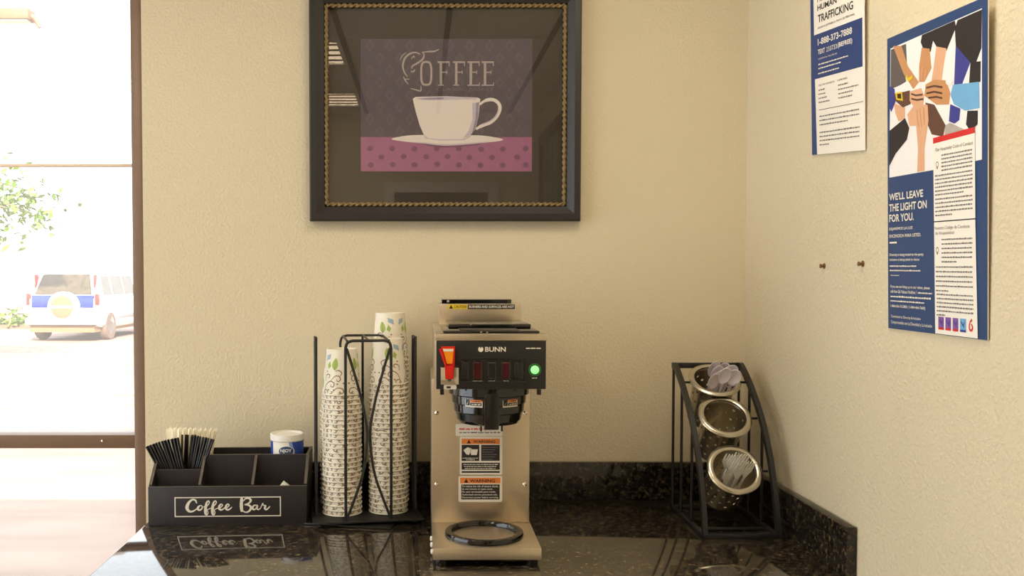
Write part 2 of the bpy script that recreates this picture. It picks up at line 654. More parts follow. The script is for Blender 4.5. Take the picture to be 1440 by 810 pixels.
# ------------------------------------------------------------------ the room
XR, XL, YB, CZ = 0.8365, -2.4, -4.0, 2.59
WL = -0.709                        # left end of the back wall, where the window begins
CT = 0.91                          # countertop height
struct(MB().box(XL - .12, XR + .12, YB - .12, 0.12, -0.1, 0.0, 'floor'), 'floor')
struct(MB().box(WL, XR + .12, 0, .12, 0, CZ, 'wall').box(XL - .12, WL, 0.0, .12, 2.45, CZ, 'wall'), 'wall_back')
struct(MB().box(XR, XR + .12, YB - .12, 0.0, 0, CZ, 'wall'), 'wall_right')
LW0, LW1, LWZ0, LWZ1 = -2.60, -.10, .30, 2.45       # unseen glazed opening, added in the left wall for daylight
struct(MB().box(XL - .12, XL, YB - .12, LW0, 0, CZ, 'wall').box(XL - .12, XL, LW1, 0.12, 0, CZ, 'wall')
       .box(XL - .12, XL, LW0, LW1, 0, LWZ0, 'wall').box(XL - .12, XL, LW0, LW1, LWZ1, CZ, 'wall'), 'wall_left')
DX0, DX1, DZ = -0.17, 0.47, 2.05
struct(MB().box(XL - .12, DX0, YB - .12, YB, 0, CZ, 'wall').box(DX1, XR + .12, YB - .12, YB, 0, CZ, 'wall')
       .box(DX0, DX1, YB - .12, YB, DZ, CZ, 'wall'), 'wall_front')
door = struct(MB().box(DX0, DX1, YB - .1, YB - .05, 0.005, DZ, 'wood'), 'door_1')
cs = MB()
for a, b, z0, z1 in ((DX0 - .07, DX0, 0, DZ + .07), (DX1, DX1 + .07, 0, DZ + .07), (DX0, DX1, DZ, DZ + .07)):
    cs.rbox(a, b, YB, YB + .02, z0, z1, 'white', .004)
cs.build('door_frame', door)
MB().lathe([(0.0, 0), (.012, 0), (.012, .03), (.026, .04), (.028, .055), (.018, .066), (0, .068)], 'chrome', 16,
           mtx=Matrix.Translation((DX0 + .06, YB - .05, 1.0)) @ Matrix.Rotation(-pi / 2, 4, 'X')).build('door_handle', door)
for nm, bx in (('baseboard_left', (XL, XL + .012, YB, 0, 0, .1)), ('baseboard_right', (XR - .012, XR, YB, -.66, 0, .1)),
               ('baseboard_front', (XL + .012, DX0 - .07, YB, YB + .012, 0, .1))):
    struct(MB().rbox(*bx, 'wood', .003), nm)

ceiling = struct(MB().box(XL - .12, XR + .12, YB - .12, .12, CZ + .02, CZ + .1, 'ceil'), 'ceiling')
bars = [-2.30, -1.815, -1.33, -0.845, -0.36, 0.125, 0.61]
for bx in bars:
    MB().box(bx - .013, bx + .013, YB, 0, CZ - .006, CZ + .016, 'tbar').build('ceiling_bar', ceiling)
edges = [XL - .0] + bars + [XR]
lamps = [(3, -2.55, -2.05), (3, -3.75, -3.30), (2, -1.50, -1.00), (5, -1.30, -0.80), (1, -3.0, -2.5)]  # first two are mirrored in the picture glass; other three added for brightness
rows = [YB + k * 1.0 for k in range(5)]
tile_me = {}
for i in range(len(edges) - 1):
    x0, x1 = edges[i] + .013, edges[i + 1] - .013
    for k in range(4):
        spans = [(rows[k], rows[k + 1])]
        for c, ya, yb in lamps:
            if c + 1 == i:
                ns = []
                for a, b in spans:
                    if yb <= a or ya >= b:
                        ns.append((a, b))
                    else:
                        if ya > a:
                            ns.append((a, ya))
                        if yb < b:
                            ns.append((yb, b))
                spans = ns
        for a, b in spans:
            if b - a > .02:
                MB().box(x0, x1, a + .003, b - .003, CZ, CZ + .016, 'ceil').build('ceiling_tile', ceiling, smooth=False)
_wh = ['middle of the left row', 'deepest in the left row', 'added unseen nearest the window',
       'added unseen over the counter', 'added unseen farthest left']
for q, (c, ya, yb) in enumerate(lamps):
    x0, x1 = bars[c] + .013, bars[c + 1] - .013
    t = thing('ceiling_light', 'recessed rectangular ceiling light with glowing white diffuser, ' + _wh[q], 'ceiling light',
              ((x0 + x1) / 2, (ya + yb) / 2, CZ), group='recessed ceiling lights')
    hx, hy = (x1 - x0) / 2 - .002, (yb - ya) / 2 - .002
    fr = MB()
    for a, b, c2, d in ((-hx, -hx + .02, -hy, hy), (hx - .02, hx, -hy, hy), (-hx + .02, hx - .02, -hy, -hy + .02), (-hx + .02, hx - .02, hy - .02, hy)):
        fr.box(a, b, c2, d, -.004, .016, 'white')
    fr.build('light_frame', t)
    df = MB()
    nn = 6
    for k in range(nn):
        a = -hx + .021 + (2 * hx - .042) * k / nn
        b = -hx + .021 + (2 * hx - .042) * (k + 1) / nn
        mm = (a + b) / 2
        df.add([(a, -hy + .02, .006), (mm, -hy + .02, .001), (b, -hy + .02, .006), (a, hy - .02, .006), (mm, hy - .02, .001), (b, hy - .02, .006)],
               [(0, 1, 4, 3), (1, 2, 5, 4)], 'lamp_dim' if c == 3 else 'lamp')
    if c == 3:
        for k in range(4):
            yy = -hy + .02 + (2 * hy - .04) * (k + .8) / 4.3
            MB().box(-hx + .021, hx - .021, yy - .012, yy + .012, -.003, .0008, 'louver').build('louver_blade', t)
    df.build('diffuser', t)

# window: bronze storefront frame at the left end of the back wall
WX0 = XL
win = struct(MB().rbox(-.7395, -.7095, .006, .10, 0.0, 2.45, 'bronze', .003)
             .rbox(WX0 + .001, WX0 + .04, .006, .10, 0, 2.45, 'bronze', .003), 'window_1')
MB().rbox(WX0 + .04, -.7395, .012, .094, 1.0380, 1.0735, 'bronze', .003).build('rail', win)
MB().rbox(WX0 + .04, -.7395, .012, .094, 0.0, .06, 'bronze', .003).build('sill_rail', win)
MB().rbox(WX0 + .04, -.7395, .012, .094, 2.40, 2.4495, 'bronze', .003).build('head_rail', win)
MB().rbox(WX0 + .04, -.7395, .040, .064, 1.7715, 1.7780, 'barglare', .001).build('glazing_bar', win)
MB().box(WX0 + .04, -.7395, .050, .054, 1.7785, 2.40, 'pane').build('pane', win)
MB().box(WX0 + .04, -.7395, .050, .054, 1.0735, 1.7715, 'pane').build('pane', win)
MB().box(WX0 + .04, -.7395, .050, .054, .06, 1.0380, 'pane').build('pane', win)
MB().lathe([(0.0, 0), (.0035, 0), (.0035, .004), (0, .005)], 'chrome', 8,
           mtx=Matrix.Translation((-.823, .0115, 1.0585)) @ Matrix.Rotation(pi / 2, 4, 'X')).build('screw', win)

w2 = struct(MB().rbox(XL - .09, XL - .03, LW0, LW0 + .04, LWZ0, LWZ1, 'bronze', .003).rbox(XL - .09, XL - .03, LW1 - .04, LW1, LWZ0, LWZ1, 'bronze', .003)  # unseen window, added to throw cool daylight on the right wall
            .rbox(XL - .09, XL - .03, LW0 + .04, LW1 - .04, LWZ0, LWZ0 + .04, 'bronze', .003).rbox(XL - .09, XL - .03, LW0 + .04, LW1 - .04, LWZ1 - .04, LWZ1, 'bronze', .003), 'added_window')
MB().box(XL - .062, XL - .058, LW0 + .04, LW1 - .04, LWZ0 + .04, LWZ1 - .04, 'pane').build('pane', w2)
MB().rbox(XL - .03, XL + .04, LW0 - .02, LW1 + .02, LWZ0 - .03, LWZ0, 'white', .004).build('window_sill', w2)

# ------------------------------------------------------------------ outside
struct(MB().box(-60, 60, .12, 140, -.22, -.12, 'ground'), 'ground')
struct(MB().box(XL - .14, XR + .14, YB - .14, .14, CZ + .101, CZ + .26, 'white'), 'shading_roof')  # unseen slab, added so the building shades the near ground
lt = thing('parking_light', 'tan parking lot lamp head on a white arm high outside the window', 'street light', (-9.75, 13.6, -.12))
MB().tube([(0, 0, 0), (0, 0, 6.55)], .07, 'white', 12).build('pole', lt)
MB().tube([(0, 0, 6.02), (2.5, 0, 6.05)], .03, 'white', 8).build('arm', lt)
MB().rbox(2.45, 3.12, -.16, .16, 5.93, 6.12, 'tan', .02).build('lamp_head', lt)
MB().rbox(2.49, 3.08, -.13, .13, 5.915, 5.93, 'white', .005).build('lens', lt)
MB().tube([(3.10, 0, 6.02), (3.18, 0, 5.96), (3.25, 0, 5.82)], [.05, .045, .03], 'tan', 8).build('visor', lt)

# SUV, seen from the rear and right
CXs, CYs = -8.50, 19.6
suv = thing('suv', 'blue SUV, body washed out to white, with covered spare wheel parked outside the window', 'car', (CXs, CYs, -.12), radians(-3))


def hull(sections, mt, mb):
    """loft of closed cross sections along y: list of (y, [(x, z)...])"""
    vs, fs = [], []
    n = len(sections[0][1])
    for y, pts in sections:
        vs += [(x, y, z) for x, z in pts]
    for i in range(len(sections) - 1):
        for j in range(n):
            fs.append((i * n + j, i * n + (j + 1) % n, (i + 1) * n + (j + 1) % n, (i + 1) * n + j))
    fs.append(tuple(range(n)))
    fs.append(tuple((len(sections) - 1) * n + j for j in range(n)))
    return mb.add(vs, fs, mt)


def sec(w, z0, z1, r=.08):
    h = w / 2
    return [(-h + r, z0), (h - r, z0), (h, z0 + r), (h, z1 - r), (h - r * .8, z1), (-h + r * .8, z1), (-h, z1 - r), (-h, z0 + r)]


lower = [(0.0, sec(1.66, .46, 1.02)), (.10, sec(1.76, .36, 1.04)), (.5, sec(1.78, .30, 1.05)), (2.4, sec(1.78, .30, 1.03)), (3.6, sec(1.76, .32, .98)),
         (4.05, sec(1.66, .38, .88)), (4.15, sec(1.5, .45, .75))]
hull(lower, 'carwhite', MB()).build('body', suv)


def gsec(wb, wt, z0, z1):
    return [(-wb / 2, z0), (wb / 2, z0), (wt / 2, z1 - .05), (wt / 2 - .08, z1), (-wt / 2 + .08, z1), (-wt / 2, z1 - .05)]


hull([(.06, gsec(1.70, 1.62, 1.0, 1.06)), (.34, gsec(1.72, 1.42, 1.0, 1.68)), (2.1, gsec(1.72, 1.40, 1.0, 1.72)), (3.0, gsec(1.70, 1.5, .98, 1.04))],
     'carwhite', MB()).build('cabin', suv)
TG = lambda u, v, off=0.0: Vector((u, .06 + .28 * max(0, (v - 1.06)) / .62 - off, v))
MB().poly(TG, [(-.70, 1.12), (.70, 1.12), (.57, 1.60), (-.57, 1.60)], 'carglass', .03).build('rear_window', suv)
TB = flat((0, .0, 0), (1, 0, 0), (0, 0, 1), (0, -1, 0))
MB().rbox(-.74, .76, -.03, .09, .80, 1.10, 'carblue', .02).build('tailgate_panel', suv)
MB().rbox(-.74, -.25, -.034, .05, .58, .80, 'carwhite', .015).build('plate_recess', suv)
MB().rbox(-.62, -.30, -.045, -.034, .60, .74, 'white', .005).build('licence_plate', suv)
MB().rbox(-.86, .86, -.14, .2, .40, .57, 'carwhite', .04).build('bumper', suv)
MB().box(-.78, .78, -.02, 4.0, .22, .40, 'under').build('underbody', suv)
sp = MB()
sp.lathe([(0, 0), (.25, 0), (.27, -.02), (.33, -.02), (.36, .02), (.36, .17), (.3, .2), (0, .2)], 'carwhite', 32,
         mtx=Matrix.Translation((.10, -.04, .83)) @ Matrix.Rotation(pi / 2, 4, 'X'))
spw = sp.build('spare_wheel', suv)
MB().lathe([(0, .201), (.27, .201), (.27, .215), (.255, .222), (0, .222)], 'under', 32,
           mtx=Matrix.Translation((.10, -.04, .83)) @ Matrix.Rotation(pi / 2, 4, 'X')).build('wheel_cover', spw)
MB().rbox(-.15, .34, -.268, -.255, .80, .87, 'white', .004).build('cover_stripe', spw)
for sx in (-1, 1):
    MB().rbox(sx * .83 - .045, sx * .83 + .045, -.01, .12, .86, 1.14, 'taillens', .02).build('tail_lamp', suv)
    MB().rbox(sx * .72 - .025, sx * .72 + .025, .16, .30, 1.18, 1.60, 'taillens', .02,
              mtx=None).build('upper_lamp', suv)
    MB().rbox(sx * .93 - .09, sx * .93 + .09, 2.75, 2.85, 1.0, 1.16, 'carwhite', .03).build('mirror', suv)
    SG = (lambda k: (lambda u, v, off=0.0: Vector((k * (.862 - .15 * (v - 1.0) / .68 + off), u, v))))(sx)
    for y0, y1 in ((.40, .95), (1.0, 1.75), (1.8, 2.5)):
        MB().poly(SG, [(y0, 1.10), (y1, 1.10), (y1 - .04, 1.56), (y0 + .05, 1.56)], 'carglass', .012).build('side_window', suv)
    MB().rbox(sx * .9 - .012, sx * .9 + .012, 1.2, 2.9, .50, .60, 'grey_ink', .008).build('side_trim', suv)
    for yw in (.72, 3.3):
        w = MB().lathe([(.20, -.1), (.32, -.1), (.345, -.06), (.345, .06), (.32, .1), (.20, .1)], 'tyre', 24,
                       mtx=Matrix.Translation((sx * .80, yw, .345)) @ Matrix.Rotation(pi / 2, 4, 'Y')).build('tyre', suv)
        MB().lathe([(0, .06), (.05, .09), (.2, .075), (.21, .1)], 'carwhite', 16,
                   mtx=Matrix.Translation((sx * .80, yw, .345)) @ Matrix.Rotation(sx * pi / 2, 4, 'Y')).build('hubcap', w)

# tree whose branches hang into view, and a hedge beyond the parking lot
tree = thing('tree', 'leafy green tree with branches hanging at the far left outside', 'tree', (-9.6, 13.0, -.12))
tr = MB()
tr.tube(spline([(0, 0, 0), (.1, 0, 1.2), (0, .1, 2.4), (.2, 0, 3.6)], 4), [.2, .18, .17, .16, .15, .14, .13, .13, .12, .11, .1, .09, .08], 'bark', 10)
twigs = []
rnd = random.Random(3)
for k in range(9):
    a = rnd.uniform(-.9, .9)
    ln = rnd.uniform(1.6, 3.3)
    z0 = rnd.uniform(1.9, 3.3)
    p = spline([(0.05, 0, z0), (ln * .5 * cos(a), ln * .5 * sin(a) * .6, z0 + .45), (ln * cos(a), ln * sin(a) * .6, z0 + rnd.uniform(-.5, .2))], 4)
    tr.tube(p, [.05 - .005 * i for i in range(len(p))], 'bark', 6)
    twigs.append(p)
tr.build('trunk', tree)
lf = MB()
for p in twigs:
    for q in p[2:]:
        for _ in range(48):
            c = Vector(q) + Vector((rnd.gauss(0, .28), rnd.gauss(0, .28), rnd.gauss(-.08, .22)))
            a, b = rnd.uniform(0, 2 * pi), rnd.uniform(-1, 1)
            d = Vector((cos(a) * cos(b), sin(a) * cos(b), sin(b))) * rnd.uniform(.06, .11)
            e = d.cross(Vector((rnd.random(), rnd.random(), 1))).normalized() * .042
            lf.add([c - d, c + e, c + d, c - e], [(0, 1, 2, 3)], 'leaf')
lf.build('foliage', tree, smooth=False, kind='stuff')
hedge = thing('hedge', 'low green hedge along the ground left of the parked SUV', 'hedge', (-13.6, 25.0, -.12))
hb = MB()
hb.box(-5, 2.6, -.3, .3, 0, .12, 'bark')
hb.build('soil_bed', hedge)
hl = MB()
for _ in range(1500):
    c = Vector((rnd.uniform(-5, 2.6), rnd.uniform(-.4, .4), .1 + abs(rnd.gauss(0, .18))))
    a, b = rnd.uniform(0, 2 * pi), rnd.uniform(-1, 1)
    d = Vector((cos(a) * cos(b), sin(a) * cos(b), sin(b))) * .1
    e = d.cross(Vector((rnd.random(), rnd.random(), 1))).normalized() * .05
    hl.add([c - d, c + e, c + d, c - e], [(0, 1, 2, 3)], 'hedge')
hl.build('foliage', hedge, smooth=False, kind='stuff')

# ------------------------------------------------------------------ counter
CX0, CY0 = -0.640, -0.632
cab = thing('base_cabinet', 'dark wooden base cabinet under the granite countertop', 'cabinet', (0.1, -.30, 0))
MB().box(-.70, .735, -.27, .298, .09, .868, 'wood').box(-.70, .735, -.22, .298, 0.0, .09, 'blackp').build('cabinet_body', cab)
for k in range(3):
    x0 = -.69 + k * .475
    d = MB().rbox(x0, x0 + .46, -.29, -.271, .11, .85, 'wood', .003).build('cabinet_door', cab)
    MB().tube([(x0 + .42, -.29, .62), (x0 + .42, -.312, .62), (x0 + .42, -.312, .74), (x0 + .42, -.29, .74)], .005, 'chrome', 8).build('door_handle', d)
top = MB().rbox(CX0, XR - .001, CY0, -.001, CT - .04, CT, 'granite', .006, 3).build('countertop')
tag(top, 'polished black granite countertop, glossy with brown flecks', 'countertop')
sb = MB().rbox(CX0 + .0, XR - .0225, -.0215, -.0015, CT + .0005, CT + .098, 'granite_s', .002).build('back_splash')
tag(sb, 'black granite backsplash strip along the back wall behind the coffee machine', 'backsplash')
ss = MB().rbox(XR - .0225, XR - .0015, CY0 + .003, -.0015, CT + .0005, CT + .098, 'granite_s', .002).build('side_splash')
tag(ss, 'short black granite splash strip running along the right wall', 'backsplash')

# ------------------------------------------------------------------ framed picture
fx0, fx1, fz0, fz1 = -.2785, .4085, 1.6260, 2.2110
pic = thing('framed_picture', 'black framed coffee cup picture with gold rope trim on the back wall', 'picture', (0.065, 0, 1.92))


def P(x, y, z):
    return (x, y, z)


ix0, ix1, iz0, iz1 = -.2296, .3614, 1.6744, 2.1625       # sight edge
bandw = .012                                             # rope width
prof = [(0.0, -.002), (0.0, -.026), (.004, -.031), (.018, -.031), (.024, -.027), (.0365, -.020), (.0365, -.002)]
tot = [ix0 - bandw - fx0, fx1 - ix1 - bandw, iz0 - bandw - fz0, fz1 - iz1 - bandw]
corners_o = [(fx0, fz0), (fx1, fz0), (fx1, fz1), (fx0, fz1)]
corners_i = [(ix0 - bandw, iz0 - bandw), (ix1 + bandw, iz0 - bandw), (ix1 + bandw, iz1 + bandw), (ix0 - bandw, iz1 + bandw)]
fo = MB()
vs, fs = [], []
for co, ci in zip(corners_o, corners_i):
    for d, y in prof:
        t = d / .0365
        vs.append((co[0] + (ci[0] - co[0]) * t, y, co[1] + (ci[1] - co[1]) * t))
npf = len(prof)
for c in range(4):
    for j in range(npf):
        a, b = c * npf + j, c * npf + (j + 1) % npf
        a2, b2 = ((c + 1) % 4) * npf + j, ((c + 1) % 4) * npf + (j + 1) % npf
        fs.append((a, b, b2, a2))
fo.add(vs, fs, 'frame')
fo.build('frame', pic, angle=20, world=True)
ro = (ix0 - bandw / 2, ix1 + bandw / 2, iz0 - bandw / 2, iz1 + bandw / 2)
for p, q in (((ro[0], ro[2]), (ro[1], ro[2])), ((ro[1], ro[2]), (ro[1], ro[3])), ((ro[1], ro[3]), (ro[0], ro[3])), ((ro[0], ro[3]), (ro[0], ro[2]))):
    L = sqrt((q[0] - p[0]) ** 2 + (q[1] - p[1]) ** 2)
    n = int(L / .0016)
    ux, uz = (q[0] - p[0]) / L, (q[1] - p[1]) / L
    vs, fs = [], []
    for i in range(n + 1):
        s_ = L * i / n
        for j in range(10):
            a = 2 * pi * j / 10
            r = .0044 + .0019 * cos(2 * (a - 2 * pi * s_ / .0300))
            lat, dep = cos(a) * r, sin(a) * r
            vs.append((p[0] + ux * s_ - uz * lat, -.0185 + dep, p[1] + uz * s_ + ux * lat))
    for i in range(n):
        for j in range(10):
            fs.append((i * 10 + j, i * 10 + (j + 1) % 10, (i + 1) * 10 + (j + 1) % 10, (i + 1) * 10 + j))
    MB().add(vs, fs, 'gold').build('rope_trim', pic, angle=80, world=True)
MB().box(ix0 - bandw, ix1 + bandw, -.010, -.003, iz0 - bandw, iz1 + bandw, 'matb').build('mat_board', pic, world=True)
ps = .0018095
PX = lambda x, y: ((x - 507) * ps, (241 - y) * ps)
SP = flat((-.1497, -.0101, 1.7529), (1, 0, 0), (0, 0, 1), (0, -1, 0))
u1, v1 = PX(748, 56)
_, vt = PX(0, 193)
MB().rect(SP, 0, vt, u1, v1, 'art_bg', .0002).rect(SP, 0, 0, u1, vt, 'art_pk', .0002).build('art_print', pic, world=True)
dm = MB()
for r in range(8):
    for c in range(9):
        x, y = 520 + c * 28 + (14 if r % 2 else 0), 66 + r * 17
        if x < 742 and y < 186:
            u, v = PX(x, y)
            dm.poly(SP, [(u - .013, v), (u, v - .017), (u + .013, v), (u, v + .017)], 'art_dm', .0003)
            dm.poly(SP, [(u - .005, v), (u, v - .007), (u + .005, v), (u, v + .007)], 'art_bg', .0004)
dm.build('damask_pattern', pic, world=True)
dt = MB()
Z2 = lambda x, y: PX(540 + x / 6.233, 120 + y / 6.233)
dots = [(540 + x / 6.233, 120 + y / 6.233) for x, y in
        ((70, 555), (265, 558), (850, 562), (1040, 560), (170, 625), (368, 628), (556, 625), (745, 632), (945, 632), (75, 695), (265, 697), (465, 692), (655, 698), (845, 700), (1040, 700))]
dots += [(521, y) for y in (232,)] + [(536, 221), (520, 209), (727, 221), (739, 232), (739, 209), (645, 209), (614, 209)]
for x, y in dots:
    dt.ellipse(SP, *PX(x, y), 4.2 * ps, 3.8 * ps, 'art_dot', .0004, 12)
dt.build('polka_dots', pic, world=True, kind='stuff')
sa = MB()
sa.poly(SP, [Z2(*p) for p in ((330, 508), (480, 522), (620, 522), (870, 502), (820, 525), (620, 545), (480, 548), (380, 530))], 'art_dot', .0005)
sa.poly(SP, [Z2(*p) for p in spline([(62, 472), (200, 442), (345, 436), (560, 434), (745, 438), (900, 446), (1045, 480), (850, 508), (600, 528), (480, 527), (350, 512), (200, 497)], 4, True)], 'art_cup', .0006)
sa.poly(SP, [Z2(*p) for p in ((200, 497), (350, 512), (480, 527), (600, 528), (850, 508), (960, 492), (760, 505), (600, 515), (480, 515), (360, 502))], 'art_lil', .0007)
sa.poly(SP, [Z2(*p) for p in ((345, 440), (360, 468), (500, 486), (700, 482), (755, 455), (765, 440))], 'art_lil', .0007)
sa.build('painted_saucer', pic, world=True)
cp = MB()
hd = [Z2(*p) for p in spline([(838, 172), (870, 146), (915, 130), (960, 132), (1000, 160), (1014, 205), (990, 270), (935, 325), (860, 355), (805, 385)], 4)]
cp.ribbon(SP, hd, [(.006 if k < 6 or k > len(hd) - 4 else .0085) for k in range(len(hd))], 'art_cup', .0008)
hs = [Z2(*p) for p in spline([(1002, 215), (978, 272), (925, 318), (855, 345)], 4)]
cp.ribbon(SP, hs, .0028, 'art_lil', .0009)
body_o = [(250, 122), (262, 175), (278, 240), (310, 350), (345, 430), (385, 464), (500, 474), (690, 472), (745, 450), (800, 385), (825, 280), (842, 125), (820, 112), (540, 100), (275, 106)]
cp.poly(SP, [Z2(*p) for p in body_o], 'art_cup', .001)
cp.poly(SP, [Z2(*p) for p in ((770, 160), (832, 150), (822, 285), (798, 383), (745, 448), (690, 466), (740, 400), (775, 300))], 'art_lil', .0011)
cp.poly(SP, [Z2(*p) for p in ((806, 160), (832, 150), (822, 285), (798, 383), (770, 420), (800, 300))], 'art_lil2', .0012)
cp.poly(SP, [Z2(*p) for p in ((275, 120), (400, 108), (540, 104), (700, 108), (820, 118), (800, 128), (560, 132), (330, 134))], 'art_lil', .0011)
cp.poly(SP, [Z2(*p) for p in ((300, 122), (400, 112), (520, 110), (520, 128), (400, 131))], 'art_lil2', .0012)
cp.build('painted_cup', pic, world=True)
tx = MB()
ZT = lambda x, y: PX(555 + x / 9.29, 60 + y / 9.29)


def stroke(mb, S, Z, pts, w, mt, off=.0008, n=5, taper=True):
    sp_ = spline([Z(*p) for p in pts], n)
    k = len(sp_)
    W = [w * (0.45 + 0.55 * sin(pi * i / (k - 1)) if taper else 1) for i in range(k)]
    mb.ribbon(S, sp_, W, mt, off)


a_ = ps / 9.29
for pts, w in (([(330, 165), (270, 140), (190, 160), (130, 220), (105, 310), (122, 390), (165, 455)], 26), ([(70, 240), (95, 185), (150, 140)], 12),
               ([(365, 140), (382, 180), (355, 235), (290, 280), (232, 315), (218, 350)], 24), ([(208, 380), (240, 390), (265, 360)], 20),
               ([(352, 138), (440, 130), (520, 125), (575, 98)], 20), ([(112, 450), (135, 500), (178, 552)], 16), ([(125, 486), (195, 484)], 14),
               ([(205, 605), (270, 622), (338, 636), (340, 575)], 18), ([(215, 230), (232, 200), (250, 188), (255, 215)], 14)):
    stroke(tx, SP, ZT, pts, w * a_, 'art_txt')
oval = [(410 + 66 * cos(t) ** 1 * 1.0, 410 + 148 * sin(t)) for t in [2 * pi * k / 32 for k in range(32)]]
oval = [(410 + math.copysign(abs(cos(t)) ** .6, cos(t)) * 66, 410 + math.copysign(abs(sin(t)) ** .6, sin(t)) * 148) for t in [2 * pi * k / 40 for k in range(40)]]
tx.ribbon(SP, [ZT(*p) for p in oval], 26 * a_, 'art_txt', .0008, True)


def bar_(x0, y0, x1, y1):
    a, b = ZT(x0, y1), ZT(x1, y0)
    tx.rect(SP, a[0], a[1], b[0], b[1], 'art_txt', .0008)


for x, kind in ((565, 'F'), (765, 'F'), (955, 'E'), (1140, 'E')):
    w = 150
    bar_(x + 20, 262, x + 52, 566)
    bar_(x - 8, 254, x + w, 276)
    bar_(x + w - 12, 276, x + w - 1, 316)
    bar_(x + 52, 388, x + 118, 403)
    bar_(x + 108, 372, x + 118, 420)
    if kind == 'F':
        bar_(x - 2, 556, x + 74, 570)
    else:
        bar_(x - 8, 556, x + w, 572)
        bar_(x + w - 8, 528, x + w + 3, 572)
u0, v0 = ZT(545, 634)
u1_, v1_ = ZT(1295, 596)
tx.text(SP, 'CLASSIC ROAST', u0, v0, u1_, v1_, 'art_txt2', .0008)
tx.build('lettering', pic, world=True)
MB().box(ix0 - .001, ix1 + .001, -.0150, -.0138, iz0 - .001, iz1 + .001, 'picglass').build('picture_glass', pic, world=True)

# ------------------------------------------------------------------ posters on the right wall
def sheet(BL, BR, TR, TL):
    BL, BR, TR, TL = map(Vector, (BL, BR, TR, TL))
    n = (BR - BL).cross(TL - BL).normalized()
    return lambda u, v, off=0.0: BL * (1 - u) * (1 - v) + BR * u * (1 - v) + TR * u * v + TL * (1 - u) * v + n * off


def board(S, v1, th, mt_front, mt_edge, nv=6):
    mb = MB()
    vs, fs = [], []
    for k in range(nv + 1):
        v = v1 * k / nv
        for u, o in ((0, 0), (1, 0), (1, -th), (0, -th)):
            vs.append(S(u, v, o))
    front = [(4 * k, 4 * k + 1, 4 * k + 5, 4 * k + 4) for k in range(nv)]
    rest = []
    for k in range(nv):
        for a, b in ((1, 2), (2, 3), (3, 0)):
            rest.append((4 * k + a, 4 * k + b, 4 * k + 4 + b, 4 * k + 4 + a))
    rest += [(0, 1, 2, 3), (4 * nv, 4 * nv + 1, 4 * nv + 2, 4 * nv + 3)]
    mb.add(vs, front, mt_front)
    mb.add(vs, rest, mt_edge)
    return mb


